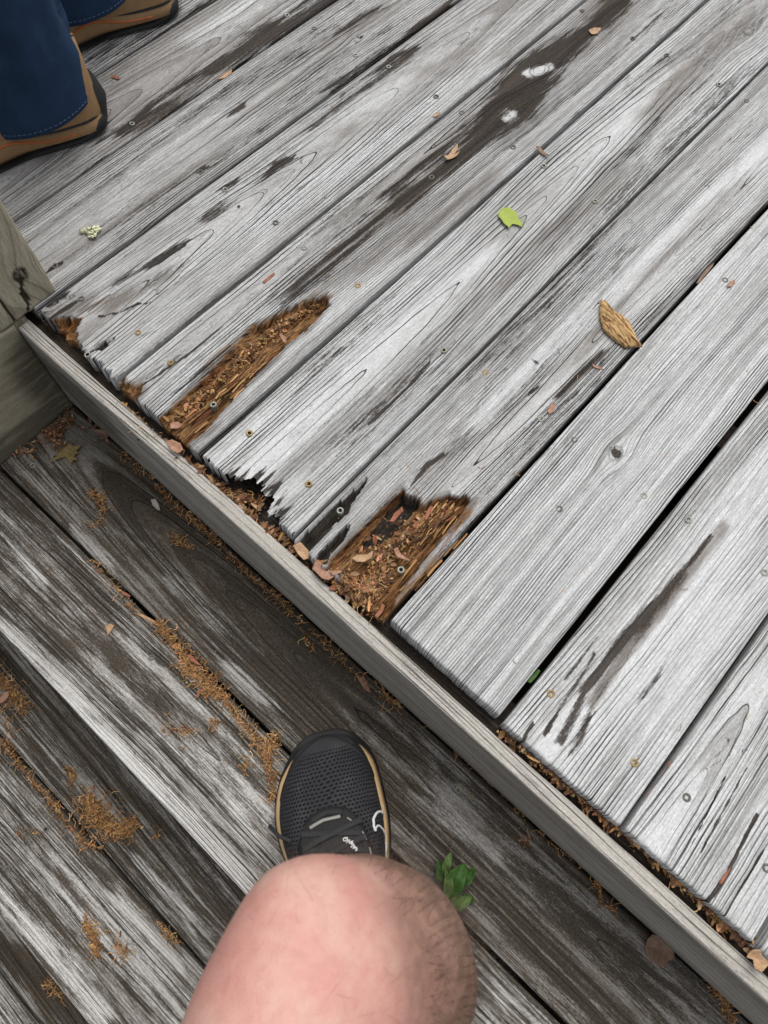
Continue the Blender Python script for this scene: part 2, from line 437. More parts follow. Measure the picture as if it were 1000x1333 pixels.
# gap lines across the deck (Y at the near ends, Y at x = 1.2, half gap width)
GAPS = [(0.9712, 0.9700, 0.0035), (0.8310, 0.8310, 0.0017), (0.6930, 0.6880, 0.0022), (0.5400, 0.5438, 0.0022), (0.3945, 0.4000, 0.0022),
        (0.2440, 0.2512, 0.0013), (0.1075, 0.1040, 0.0024), (-0.0440, -0.0440, 0.0033), (-0.1905, -0.1908, 0.0016), (-0.3345, -0.3350, 0.0028)]
def gapf(i, sgn):
    a, b, w = GAPS[i]
    return lambda S: a + (b - a) * (np.minimum(S, 2.0) - 0.15) / 1.05 + sgn * (w + 0.0009) + 0.0016 * (fbm(S * 4, S * 0, 50 + i * 2 + (sgn > 0), 3) - 0.5)
def span(x0, xf, x1, fine=0.0016, mid=0.0038, coarse=0.006):
    a = np.arange(x0, xf, fine); b = np.arange(xf, x1, mid)
    return np.concatenate([a, b, np.arange(x1, 4.2, 0.06)])

ST = {}
ST['A0'] = [('dark', [(95, 70, 40), (180, 38, 40), (240, 15, 30)], .62, .9)]
ST['AB'] = [('dark', [(150, 172, 12), (195, 152, 18), (245, 122, 17), (300, 78, 17), (345, 42, 20), (390, 18, 16), (450, -15, 12)], .86, .7),
            ('brown', [(0, 262, 25), (90, 215, 30), (150, 180, 20)], .62, .9), ('brown', [(230, 90, 20), (300, 40, 20), (340, 5, 20)], .42, .9),
            ('pale', [(250, 50, 14), (330, 0, 14)], .5, .8)]
ST['BC'] = [('dark', [(436, 117, 12), (480, 86, 14), (530, 50, 13), (590, 4, 12)], .85, .7), ('brown', [(185, 235, 22), (215, 215, 20)], .6, .9),
            ('dark', [(300, 148, 5), (318, 136, 6)], .8, .8), ('dark', [(440, 42, 6), (470, 22, 8), (500, 8, 8)], .7, .9), ('brown', [(470, 30, 16), (540, -10, 16)], .6, .9),
            ('dark', [(262, 221, 4), (270, 216, 5)], .85, .6), ('dark', [(60, 352, 8), (90, 335, 8)], .4, .9), ('dark', [(466, 51, 5)], 1, .5),
            ('dark', [(70, 347, 3), (78, 343, 3)], 1, .6)]
ST['CD'] = [('dark', [(262, 292, 7), (285, 275, 11), (306, 262, 9)], .85, .7), ('dark', [(141, 374, 4), (180, 352, 7), (215, 333, 9), (240, 316, 7)], .95, .5),
            ('brown', [(255, 300, 22), (330, 248, 22), (400, 215, 28), (480, 160, 32), (560, 95, 36), (640, 35, 32)], .62, .8),
            ('dark', [(345, 233, 4), (365, 214, 6), (382, 205, 6), (400, 207, 4)], .82, .6),
            ('dark', [(395, 172, 8), (440, 138, 9), (500, 92, 10), (540, 62, 8)], .8, .8), ('brown', [(60, 405, 18), (110, 400, 22), (150, 392, 22), (190, 372, 20), (235, 345, 16)], .95, .8), ('rot', [(80, 430, 12), (100, 425, 8)], .6, .7),
            ('dark', [(128, 412, 1.6), (160, 405, 1.8), (178, 396, 2.2), (196, 392, 1.5)], 1, .5), ('dark', [(55, 400, 3), (75, 388, 3.5), (88, 382, 1.5)], 1, .5),
            ('dark', [(60, 418, 2), (88, 400, 3), (98, 394, 1.5)], 1, .5), ('brown', [(70, 415, 14), (110, 405, 16)], .4, .9),
            ('dark', [(288, 247, 5), (305, 236, 5)], .8, .8), ('dark', [(310, 269, 3)], 1.1, .4), ('pale', [(330, 300, 16), (500, 180, 14), (640, 90, 12)], .5, .8),
            ('rot', [(84, 421, 8), (100, 420, 4)], .9, .5), ('rot', [(112, 408, 2.5), (132, 392, 3)], .7, .5)]
ST['DE'] = [('brown', [(830, -40, 50), (735, 68, 46), (660, 145, 52), (575, 215, 34), (480, 295, 34), (400, 365, 30)], .9, 1.0), ('dark', [(830, -40, 16), (785, 25, 17), (740, 62, 19), (697, 95, 29), (662, 148, 30), (622, 178, 18), (575, 215, 14), (520, 262, 11)], 1.1, .55),
            ('dark', [(540, 245, 13), (480, 295, 13), (430, 340, 18), (390, 372, 16), (345, 400, 6)], .72, .9),
            ('brown', [(640, 230, 30), (560, 290, 32), (470, 345, 26), (420, 380, 20)], .7, .8), ('brown', [(760, 95, 34), (820, 40, 30)], .5, .9),
            ('clear', [(688, 96, 6), (702, 91, 8), (716, 88, 6)], .8, .6), ('clear', [(660, 154, 8), (666, 149, 9)], .78, .6),
            ('dark', [(222, 474, 7), (240, 462, 12), (265, 450, 10)], .42, .9), ('rot', [(300, 478, 30), (360, 425, 24), (425, 388, 14)], .5, .5),
            ('dark', [(180, 505, 1.3), (240, 465, 1.6), (290, 425, 1.4)], .9, .5), ('dark', [(208, 530, 1.2), (245, 498, 1.6), (300, 450, 1.4)], .9, .5),
            ('pale', [(215, 525, 12), (250, 490, 12)], .5, .8)]
ST['EF'] = [('brown', [(400, 605, 16), (470, 540, 22), (545, 470, 26), (620, 400, 22)], .62, .8), ('brown', [(640, 380, 26), (720, 305, 32), (800, 225, 24)], .68, .8),
            ('dark', [(800, 218, 9), (838, 182, 10), (862, 150, 6)], .62, .9), ('brown', [(840, 150, 26), (900, 85, 30), (970, 25, 28)], .72, .8),
            ('dark', [(480, 552, 1.5), (530, 505, 2), (560, 470, 1.6)], .85, .6), ('rot', [(955, 8, 18), (990, -5, 14)], .35, .8),
            ('dark', [(300, 625, 12), (350, 645, 11), (366, 675, 6)], .85, .8), ('pale', [(330, 580, 18), (480, 450, 18), (620, 330, 18)], .45, .8),
            ('dark', [(965, 52, 4), (978, 40, 7)], .6, .8), ('brown', [(690, 320, 14), (740, 275, 14)], .6, .8)]
ST['FG'] = [('brown', [(560, 610, 22), (650, 535, 26), (740, 460, 24), (850, 345, 24), (960, 225, 24)], .72, .8),
            ('pale', [(620, 552, 9), (660, 512, 13), (700, 472, 13), (750, 425, 14), (790, 382, 14), (830, 340, 13), (880, 292, 12), (935, 240, 12), (1010, 180, 12)], .72, .6),
            ('calm', [(620, 552, 9), (700, 472, 13), (790, 382, 14), (880, 292, 12), (1010, 180, 12)], .8, .4),
            ('dark', [(610, 640, 6), (655, 588, 8), (690, 552, 6)], .48, 1.0), ('dark', [(722, 520, 4), (750, 492, 6), (782, 462, 4)], .58, .7), ('brown', [(722, 520, 6), (782, 462, 6)], .8, .6),
            ('dark', [(535, 634, 3), (556, 605, 6), (580, 590, 4)], .9, .6), ('dark', [(516, 798, 8), (560, 745, 9), (610, 688, 8), (650, 645, 4)], .8, .7),
            ('dark', [(540, 770, 2.5), (700, 600, 2.5), (880, 400, 2.5), (1000, 262, 2.5)], .7, .6), ('brown', [(440, 600, 10), (520, 540, 10)], .5, .8),
            ('rot', [(512, 792, 6), (560, 738, 7), (606, 668, 7)], .62, .7), ('lines', [(700, 585, 16), (800, 480, 16), (900, 370, 16)], .8, .8), ('dark', [(690, 512, 2), (700, 505, 2)], .8, .6)]
for k in range(16):     # checks across the pale strip
    xx = 632 + k * 11.5; yy = 545 - k * 11.4
    ST['FG'].append(('dark', [(xx - 8 + rnd.uniform(-3, 3), yy - 7 + rnd.uniform(-3, 3), .35), (xx + rnd.uniform(-4, 4), yy + rnd.uniform(-3, 3), .6), (xx + 7 + rnd.uniform(-3, 3), yy + 7 + rnd.uniform(-3, 3), .35)], rnd.uniform(.3, .75), .6))
ST['GH'] = [('dark', [(802, 590, 7.5)], 1.3, .3), ('dark', [(760, 640, 2), (800, 612, 2)], .4, .8), ('brown', [(800, 560, 20), (860, 500, 20)], .35, .9), ('brown', [(700, 690, 22), (760, 640, 18)], .3, .9)]
ST['HI'] = [('dark', [(925, 700, 2), (895, 737, 3), (864, 775, 5), (843, 799, 5.5), (818, 826, 5.5), (797, 851, 5), (781, 874, 4.5), (761, 899, 5), (746, 933, 5), (727, 969, 4)], .95, .9),
            ('brown', [(940, 690, 8), (895, 743, 8), (868, 783, 8), (836, 821, 7), (809, 857, 6), (786, 892, 6), (768, 922, 6)], .75, .7), ('dark', [(890, 752, 4), (836, 823, 4.5), (810, 858, 5), (786, 893, 5)], .68, .6),
            ('dark', [(786, 893, 4), (768, 922, 5), (757, 957, 5.5), (742, 980, 4.5)], .85, .9), ('dark', [(775, 850, 2), (757, 882, 3), (731, 917, 3.2), (712, 953, 3)], .8, .5), ('dark', [(800, 800, 2), (765, 845, 2), (735, 885, 2)], .5, .7),
            ('dark', [(682, 962, 3.4), (692, 945, 2.5)], 1, .5), ('dark', [(876, 846, 1), (865, 866, 2), (855, 881, 3.2), (845, 893, 3), (835, 906, 4.6), (824, 921, 1.6)], .86, .35),
            ('brown', [(700, 940, 14), (760, 860, 16), (830, 775, 14)], .45, .9), ('pale', [(850, 950, 30), (910, 840, 30), (985, 720, 26)], .8, .8), ('calm', [(850, 950, 30), (930, 800, 30)], .6, .8),
            ('lines', [(690, 925, 16), (780, 810, 16), (900, 650, 16)], .7, .8)]
ST['IJ'] = [('brown', [(925, 1000, 24), (965, 960, 24)], .45, .9), ('pale', [(840, 1090, 24), (900, 1030, 20)], .6, .8), ('dark', [(930, 988, 2.2), (950, 965, 1.6), (938, 950, 1.5)], .7, .7),
            ('dark', [(915, 1005, 1.3), (945, 985, 1.3), (975, 975, 1)], .8, .6), ('dark', [(919, 1178, 2.0), (945, 1142, 2.2), (962, 1108, 1.9), (985, 1062, 1.6)], 1.1, .4),
            ('dark', [(943, 1192, 1.5), (968, 1150, 1.7), (995, 1105, 1.4)], 1, .4), ('dark', [(898, 1105, 1.3), (925, 1050, 1.5), (945, 1010, 1.2)], 1, .4), ('dark', [(912, 1110, 1.3), (942, 1055, 1.5), (972, 1000, 1.2)], 1, .4), ('calm', [(930, 1000, 40)], .7, .8)]

CV = {}
CV['CD'] = [([(141, 380), (160, 362), (200, 338), (235, 317), (244, 310), (241, 323), (215, 347), (180, 370), (150, 386)], 0.0025, '', 0.006), ([(200, 362), (238, 345), (232, 368), (203, 384)], 0.0015, '', 0.006), ([(60, 396), (90, 384), (98, 386), (78, 397), (62, 404)], 0.004, '', 0.004),
            ([(69, 414), (85, 411), (103, 417), (99, 432), (100, 449), (88, 447), (76, 438)], 0.012, 'rot', 0.006),
            ([(40, 385), (52, 400), (64, 421), (72, 431), (78, 440), (60, 440)], 0.1, '', 0.004),
            ([(84, 440), (100, 446), (112, 460), (100, 462)], 0.1, '', 0.004),
            ([(117, 457), (128, 447), (150, 439), (133, 456)], 0.014, 'black', 0.003)]
CV['DE'] = [([(426, 385), (433, 393), (398, 430), (372, 450), (336, 485), (290, 535), (268, 560), (249, 573), (236, 588), (190, 552), (216, 537), (255, 500), (290, 466), (330, 421), (370, 400)], 0.012, 'rot', 0.018),
            ([(157, 493), (172, 504), (187, 497), (184, 510), (176, 520), (150, 505)], 0.008, 'rot', 0.006)]
CV['EF'] = [([(250, 590), (285, 611), (294, 618), (315, 626), (336, 622), (342, 632), (348, 636), (353, 641), (360, 645), (358, 656), (365, 671), (372, 688), (377, 699), (370, 712), (320, 690), (260, 630)], 0.1, '', 0.016)]
CV['FG'] = [([(380, 712), (387, 703), (430, 664), (478, 622), (477, 629), (456, 657), (453, 668), (436, 682), (404, 715), (396, 726)], 0.022, 'black', 0.004),
            ([(410, 732), (416, 719), (434, 699), (455, 682), (453, 689), (446, 705), (430, 720), (424, 735)], 0.022, 'black', 0.004),
            ([(425, 735), (434, 723), (495, 662), (526, 634), (529, 640), (546, 651), (553, 656), (584, 644), (596, 650), (606, 643), (613, 651), (601, 668), (572, 705), (541, 745), (521, 774), (507, 798), (490, 815), (455, 770)], 0.015, 'rot', 0.006),
            ([(462, 712), (480, 690), (500, 664), (526, 638), (546, 652), (536, 664), (512, 690), (488, 706)], 0.024, 'black', 0.005)]
KN = {'DE': [(702, 91, 0.013), (663, 151, 0.010)], 'GH': [(802, 590, 0.0075)], 'EF': [(975, 40, 0.010)], 'BC': [(466, 51, 0.005)]}

BOARDS = [  # key, gap above, gap below, far end, pith, zvar, fscale, base, brown (weathering, plus shade painted into the upper-left boards), con
    ('AB', 0, 1, 1.30, (0.01, 0.045), 0.035, 1.0, 0.31, 0.56, 1.2),
    ('BC', 1, 2, 1.55, (-0.01, 0.030), 0.022, 1.0, 0.27, 0.46, 1.1),
    ('CD', 2, 3, 1.70, (0.015, 0.028), 0.030, 1.0, 0.27, 0.46, 1.0),
    ('DE', 3, 4, 1.80, (0.045, 0.020), 0.012, 1.25, 0.23, 0.38, 1.25),
    ('EF', 4, 5, 1.85, (0.012, 0.034), 0.025, 1.1, 0.20, 0.28, 1.2),
    ('FG', 5, 6, 1.70, (-0.03, 0.024), 0.012, 1.35, 0.23, 0.42, 1.35),
    ('GH', 6, 7, 1.35, (0.085, 0.018), 0.012, 1.3, 0.08, 0.08, 1.3),
    ('HI', 7, 8, 1.00, (0.02, 0.020), 0.012, 1.0, 0.06, 0.06, 1.1),
    ('IJ', 8, 9, 0.80, (0.03, 0.028), 0.016, 0.9, 0.04, 0.06, 0.85)]
board_of = {}
ROUGH = {'CD': 0.008, 'DE': 0.003, 'EF': 0.004, 'FG': 0.004}
for i, (k, ga, gb, xf, pith, zv, fs, ba, bb, co) in enumerate(BOARDS):
    carved = k in CV
    xs = XE + {'CD': 0.003, 'DE': 0.0, 'EF': 0.001, 'FG': -0.003, 'GH': 0.002, 'HI': -0.001}.get(k, 0)
    S = span(xs, 0.52 if k == 'DE' else 0.40 if carved else 0.16, xf)
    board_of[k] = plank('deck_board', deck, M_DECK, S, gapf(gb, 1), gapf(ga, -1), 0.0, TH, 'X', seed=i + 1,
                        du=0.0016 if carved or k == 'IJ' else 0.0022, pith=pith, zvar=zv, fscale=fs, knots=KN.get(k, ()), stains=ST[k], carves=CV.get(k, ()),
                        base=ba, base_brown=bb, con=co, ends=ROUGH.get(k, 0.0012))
# the deck runs on beyond the frame
def flat(y): return lambda S: np.full(len(S), y)
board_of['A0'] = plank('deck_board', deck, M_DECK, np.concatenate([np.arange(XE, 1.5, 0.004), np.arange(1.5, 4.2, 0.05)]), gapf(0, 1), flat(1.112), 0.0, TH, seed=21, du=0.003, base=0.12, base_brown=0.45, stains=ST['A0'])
for j, y in enumerate([1.116 + 0.146 * q for q in range(12)]):
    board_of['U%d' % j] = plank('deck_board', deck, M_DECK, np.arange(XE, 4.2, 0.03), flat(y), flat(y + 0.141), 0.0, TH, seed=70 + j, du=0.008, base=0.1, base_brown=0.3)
for j in range(14):
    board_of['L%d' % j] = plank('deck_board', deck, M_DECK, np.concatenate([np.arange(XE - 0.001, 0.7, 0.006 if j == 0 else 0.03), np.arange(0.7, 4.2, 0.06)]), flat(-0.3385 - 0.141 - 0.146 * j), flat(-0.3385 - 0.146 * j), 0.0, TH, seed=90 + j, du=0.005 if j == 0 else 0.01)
for j, x in enumerate((0.1345, 0.58, 0.985, 1.39, 1.8, 2.2, 2.6, 3.0, 3.4, 3.8)):
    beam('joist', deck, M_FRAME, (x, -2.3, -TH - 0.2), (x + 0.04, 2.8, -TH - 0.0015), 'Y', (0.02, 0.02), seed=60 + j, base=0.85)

# ------------------------------------------------------------------ steps
stairs = tag(empty('wooden_steps', (0, 0, 0)), 'mildewed grey wooden steps going down from the deck edge', 'steps')
TZ = [-0.19, -0.38, -0.57]
YL, YR = 0.6965, -1.1
XF = 0.1157                                                     # outer face of the top riser
beam('riser_board', stairs, M_RISER, (XF, YR, TZ[0] + 0.001), (0.1337, YL + 0.028, -0.0135), 'Y', (0.007, 0.0035), R=0.003, pith=(0.06, -0.22), seed=3, olive=0.05, base=0.24,
     con=1.2, rs=1.3, stains=[('olive', (0.12, 0.62, -0.1), (0.05, 0.10, 0.08), .75), ('dark', (0.12, 0.1, -0.19), (0.02, 2.0, 0.025), .4), ('pale', (0.125, 0.0, -0.013), (0.02, 2, 0.005), .7)])
def yspan(y0, y1, d): return np.concatenate([np.arange(y0, y1, d), [y1]])
TS = {}
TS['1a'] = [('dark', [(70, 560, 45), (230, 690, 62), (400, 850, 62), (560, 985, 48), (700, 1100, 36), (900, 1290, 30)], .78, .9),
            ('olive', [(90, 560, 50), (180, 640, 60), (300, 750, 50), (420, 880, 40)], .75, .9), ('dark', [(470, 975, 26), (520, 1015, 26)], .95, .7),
            ('pale', [(90, 690, 6), (140, 735, 7)], .6, .8), ('pale', [(300, 870, 8), (350, 915, 8)], .9, .6), ('pale', [(230, 760, 8), (330, 850, 7)], .5, .8), ('olive', [(490, 960, 22), (540, 1010, 22)], .8, .9),
            ('pale', [(480, 950, 5), (500, 985, 6), (560, 1040, 8), (640, 1110, 8)], .6, .8), ('brown', [(600, 1090, 40), (760, 1230, 50), (880, 1330, 40)], .6, .9), ('dark', [(30, 620, 3), (90, 680, 4)], .9, .7)]
TS['1b'] = [('dark', [(195, 850, 12), (215, 862, 12)], .95, .8), ('dark', [(20, 690, 12), (90, 760, 14)], .72, .9), ('pale', [(-10, 800, 10), (60, 870, 13), (140, 960, 15), (220, 1045, 17), (320, 1150, 18)], 1.0, .5),
            ('dark', [(110, 790, 18), (160, 850, 16), (205, 910, 14)], .7, .9), ('brown', [(200, 920, 30), (270, 960, 24)], .65, .8), ('dark', [(290, 930, 6), (330, 975, 8)], .95, .7), ('pale', [(260, 990, 10), (330, 1080, 14)], .5, .8),
            ('dark', [(270, 960, 14), (310, 1020, 10)], .7, .9), ('pale', [(-5, 690, 4), (60, 760, 5)], .7, .7)]
TS['2a'] = [('dark', [(-10, 840, 24), (70, 930, 26), (160, 1030, 26), (240, 1110, 24), (330, 1190, 20)], .92, .6), ('olive', [(0, 850, 24), (100, 960, 26), (220, 1090, 24)], .8, .8),  # shade under the nosing painted in together with the olive stain
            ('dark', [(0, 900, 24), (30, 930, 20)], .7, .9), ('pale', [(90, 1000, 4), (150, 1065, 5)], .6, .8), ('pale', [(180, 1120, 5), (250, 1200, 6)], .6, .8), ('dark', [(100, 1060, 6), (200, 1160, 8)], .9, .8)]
TS['2b'] = [('pale', [(-10, 1150, 9), (60, 1235, 11), (130, 1320, 12)], .9, .6), ('dark', [(10, 1040, 16), (60, 1100, 16), (90, 1150, 14)], .78, .9), ('dark', [(110, 1120, 8), (180, 1190, 8)], .7, .9), ('pale', [(150, 1170, 6), (230, 1260, 7)], .8, .7)]
TS['3a'] = [('dark', [(-10, 1215, 20), (60, 1295, 22), (110, 1350, 20)], 1.0, .6), ('olive', [(-10, 1215, 20), (80, 1310, 24)], .8, .7)]
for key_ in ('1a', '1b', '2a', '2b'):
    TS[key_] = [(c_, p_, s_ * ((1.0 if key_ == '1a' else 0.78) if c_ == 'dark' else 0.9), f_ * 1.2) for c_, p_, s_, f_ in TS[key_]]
def tread(key, xin, xout, z, seed, fine, **kw):
    d = 0.0022 if fine else 0.005
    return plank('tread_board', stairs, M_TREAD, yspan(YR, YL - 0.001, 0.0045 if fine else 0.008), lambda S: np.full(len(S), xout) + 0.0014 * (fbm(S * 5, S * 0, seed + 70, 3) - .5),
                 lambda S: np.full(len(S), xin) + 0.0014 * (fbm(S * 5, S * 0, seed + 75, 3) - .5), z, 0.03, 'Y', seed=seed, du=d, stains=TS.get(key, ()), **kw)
tb = {}
tb['1a'] = tread('1a', XF - 0.002, -0.0185, TZ[0], 41, True, base=0.62, con=0.8, pith=(0.03, 0.030), olive=0.22, base_brown=0.4)
tb['1b'] = tread('1b', -0.0235, -0.163, TZ[0], 42, True, base=0.54, con=1.1, base_brown=0.2, pith=(0.0, 0.030), zvar=0.018)
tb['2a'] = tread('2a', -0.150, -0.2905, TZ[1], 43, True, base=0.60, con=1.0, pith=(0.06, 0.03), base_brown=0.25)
tb['2b'] = tread('2b', -0.2960, -0.434, TZ[1], 44, True, base=0.55, base_brown=0.3, con=1.1, pith=(0.02, 0.022))
tb['3a'] = tread('3a', -0.421, -0.5555, TZ[2], 45, True, base=0.5)
tb['3b'] = tread('3b', -0.5612, -0.70, TZ[2], 46, False, base=0.45)
for xr, zt, zb in ((-0.143, TZ[0] - 0.031, TZ[1] + 0.001), (-0.414, TZ[1] - 0.031, TZ[2] + 0.001)):
    beam('riser_board', stairs, M_RISER, (xr, YR, zb), (xr + 0.018, YL - 0.001, zt), 'Y', (0.02, 0.01), seed=8, base=0.3)
for yy in (0.3, -0.25):
    for xa, xb, zz in ((-0.12, 0.112, TZ[0]), (-0.39, -0.126, TZ[1]), (-0.66, -0.397, TZ[2])):
        beam('step_bearer', stairs, M_FRAME, (xa, yy, zz - 0.15), (xb, yy + 0.04, zz - 0.0315), 'X', (0.03, 0.03), seed=15, base=0.4)
# closed side board the treads butt against
beam('side_board', stairs, M_POST, (-0.75, YL, -0.80), (0.1145, YL + 0.038, -0.004), 'X', (0.008, 0.006), R=0.003, pith=(0.80, -0.2), seed=5, rs=0.5, con=0.25,
     stains=[('olive', (0.0, YL, -0.19), (0.5, 0.03, 0.05), .7), ('olive', (0.11, YL, -0.12), (0.05, 0.03, 0.12), .8)])

post = tag(empty('rail_post', (0.14, 0.745, 0)), 'brown square rail post with a dark knot standing at the deck corner', 'post')
pm = beam('post_timber', None, M_POST, (0.0935, YL + 0.0005, -0.0035), (0.1825, YL + 0.0895, 1.05), 'Z', (0.006, 0.0035), R=0.006, pith=(0.13, 0.76), seed=6, rs=1.1, con=1.4, jitter=0.0012)
me = pm.data
V = np.zeros(len(me.vertices) * 3); me.vertices.foreach_get('co', V); V = V.reshape(-1, 3)
# the knot and the crack on the face towards the steps
kp = np.array([0.1545, 0.052])
d = np.hypot(V[:, 0] - kp[0], (V[:, 2] - kp[1]) * 0.8)
face = V[:, 1] < YL + 0.004
V[:, 1] += np.where(face & (d < 0.009), 0.0035 * (1 - (d / 0.009) ** 2) - 0.001, 0)
gat = me.attributes['gp']; G = np.zeros(len(V) * 3); gat.data.foreach_get('vector', G); G = G.reshape(-1, 3)
bend = np.exp(-((V[:, 0] - kp[0]) / 0.03) ** 2 - ((V[:, 2] - kp[1]) / 0.05) ** 2)
G[:, 1] = np.where(face, G[:, 1] + 0.012 * bend, G[:, 1]); G[:, 1] = np.where(face & (d < 0.008), d * 1.8, G[:, 1])
gat.data.foreach_set('vector', G.ravel())
sat = me.attributes['sa']; A_ = np.zeros(len(V) * 3); sat.data.foreach_get('vector', A_); A_ = A_.reshape(-1, 3)
ring_ = np.exp(-((d - 0.0075) / 0.002) ** 2) + (d < 0.006) * 0.55
cx_ = 0.1545 - (kp[1] - V[:, 2]) * 0.30 + 0.002 * np.sin(V[:, 2] * 160)
crk = face & (V[:, 2] < 0.048) & (abs(V[:, 0] - cx_) < 0.0022)
crk2 = face & (abs(V[:, 0] - 0.117 - 0.002 * np.sin(V[:, 2] * 40)) < 0.0018)
A_[:, 0] = np.maximum(A_[:, 0], np.where(face, ring_ * 0.9, 0)); A_[crk | crk2, 0] = 1.1
V[crk | crk2, 1] += 0.0035
sat.data.foreach_set('vector', A_.ravel()); me.vertices.foreach_set('co', V.ravel()); me.update()
pm.parent = post; pm.matrix_parent_inverse = Matrix.Translation((-0.14, -0.745, 0))
pl_ = beam('post_foot', None, M_POST, (0.0935, YL + 0.002, -0.8), (0.1325, YL + 0.0895, -0.005), 'Z', (0.02, 0.008), seed=7, olive=0.7)
pl_.parent = post; pl_.matrix_parent_inverse = Matrix.Translation((-0.14, -0.745, 0))

# ------------------------------------------------------------------ screws
def metal(name, c, rough=0.55, met=0.6):
    n = N(name); k = n.noise(n.coord(), 900, 3)
    return n.out(n.mix(n.smooth(k, 0.35, 0.7), c, tuple(v * 0.45 for v in c)), rough, 0.4, Metallic=met)
M_SCREW = metal('coated_screw', (0.34, 0.35, 0.29)); M_RUST = metal('rusty_screw', (0.40, 0.28, 0.13)); M_OLD = metal('dull_screw', (0.17, 0.165, 0.145), 0.8, 0.2)
M_HOLE = N('screw_recess').out((0.012, 0.011, 0.01), 0.9, 0.1)
def screw_mesh(mat, name):
    prof = [(0.0018, -0.0013), (0.0021, 0.0000), (0.0034, 0.0004), (0.0041, 0.0), (0.0041, -0.0012), (0.0020, -0.022)]
    n = 14; V = []; F = []
    for k, (r, z) in enumerate(prof):
        for i in range(n):
            a = 2 * math.pi * i / n
            rr = r
            if k < 2: rr = r / max(abs(math.cos(a)), abs(math.sin(a))) * 0.85
            V.append((rr * math.cos(a), rr * math.sin(a), z))
    for k in range(len(prof) - 1):
        for i in range(n): F.append((k * n + i, k * n + (i + 1) % n, (k + 1) * n + (i + 1) % n, (k + 1) * n + i))
    F = [f[::-1] for f in F]
    F.append(tuple(range(n)))
    me = mesh_np(name, V, F); me.materials.append(mat); me.materials.append(M_HOLE)
    for p in me.polygons:
        if p.index < n or len(p.vertices) > 4: p.material_index = 1
    return me
SM = {'g': screw_mesh(M_SCREW, 'screw'), 'r': screw_mesh(M_RUST, 'screw_rusty'), 'o': screw_mesh(M_OLD, 'screw_dull')}
DS = [(172, 161, 'g'), (261, 224, 'o'), (293, 247, 'g'), (72, 346, 'o'), (374, 20, 'g'), (409, 37, 'o'), (463, 72, 'g'), (506, 87, 'g'), (568, 126, 'o'), (601, 147, 'o'), (359, 290, 'o'), (396, 323, 'g'),
      (562, 231, 'o'), (936, 110, 'g'), (972, 132, 'o'), (868, 72, 'o'), (824, 50, 'o'), (758, 14, 'o'), (668, 192, 'o'), (708, 216, 'g'), (775, 262, 'g'), (820, 288, 'g'), (902, 338, 'g'), (944, 365, 'o'),
      (222, 472, 'r'), (180, 433, 'r'), (278, 527, 'g'), (106, 389, 'o'), (114, 462, 'g'), (466, 372, 'r'), (578, 456, 'g'), (325, 564, 'r'), (402, 630, 'r'), (443, 665, 'g'), (522, 742, 'g'), (632, 485, 'r'),
      (704, 545, 'g'), (748, 573, 'o'), (838, 646, 'g'), (896, 677, 'g'), (995, 746, 'g'), (564, 780, 'g'), (672, 860, 'g'), (717, 903, 'r'), (826, 993, 'r'), (894, 1038, 'o'), (998, 1130, 'o'), (728, 663, 'o')]
def board_at(y):
    for (k, ga, gb, *_r) in BOARDS:
        if GAPS[gb][0] < y < GAPS[ga][0]: return board_of[k]
    return board_of['A0'] if y > 0.9 else board_of['L0']
for (px, py, t) in DS:
    p = P(px, py); o = link('screw', SM[t], board_at(p[1]))
    o.location = (p[0], p[1], 0.0012 if (px, py) in ((443, 665), (522, 742), (278, 527)) else 0.0007)
    o.rotation_euler = (rnd.uniform(-.1, .1), rnd.uniform(-.1, .1), rnd.uniform(0, 6))
for (px, py, k, t) in [(43, 606, '1a', 'g'), (597, 1028, '1a', 'g'), (541, 1092, '1a', 'o'), (198, 856, '1b', 'o'), (147, 908, '1b', 'o'), (60, 1080, '2b', 'o'), (10, 1131, '2b', 'o'), (12, 996, '2a', 'o')]:
    z = TZ[int(k[0]) - 1]; p = P(px, py, z); o = link('screw', SM[t], tb[k])
    o.location = (p[0], p[1], z + 0.0007); o.rotation_euler = (rnd.uniform(-.08, .08), rnd.uniform(-.08, .08), rnd.uniform(0, 6))

exec_people = True
# ------------------------------------------------------------------ people
UF = np.array([0.7402, 0.6723, 0]); UL = np.array([0.6668, -0.7452, 0])       # forward and sideways (to the right) of the photographer
def W(f, l, z): return UF * f + UL * l + np.array([0, 0, z])

def loft(path, radii, nseg=40, ref=(0, 0, 1), sub=8, cap=True):
    """smooth tapering tube; radii = (a along side, b along other); returns V grid (n, nseg, 3)"""
    path = np.array(path, float); radii = np.array(radii, float); n = len(path)
    tt = np.arange(n); T = np.linspace(0, n - 1, (n - 1) * sub + 1)
    def cr(arr):
        out = np.zeros((len(T), arr.shape[1]))
        for i, t in enumerate(T):
            k = min(int(t), n - 2); u = t - k
            p0, p1, p2, p3 = arr[max(k - 1, 0)], arr[k], arr[k + 1], arr[min(k + 2, n - 1)]
            out[i] = 0.5 * (2 * p1 + (p2 - p0) * u + (2 * p0 - 5 * p1 + 4 * p2 - p3) * u * u + (3 * p1 - p0 - 3 * p2 + p3) * u ** 3)
        return out
    C = cr(path); Rr = cr(radii)
    tan = np.gradient(C, axis=0); tan /= np.linalg.norm(tan, axis=1, keepdims=True)
    side = np.array(ref, float)
    G = np.zeros((len(T), nseg, 3)); ang = np.linspace(0, 2 * np.pi, nseg, endpoint=False)
    for i in range(len(T)):
        s = side - tan[i] * (side @ tan[i]); s /= np.linalg.norm(s); b = np.cross(tan[i], s)
        G[i] = C[i] + np.cos(ang)[:, None] * s * Rr[i, 0] + np.sin(ang)[:, None] * b * Rr[i, 1]
    return G
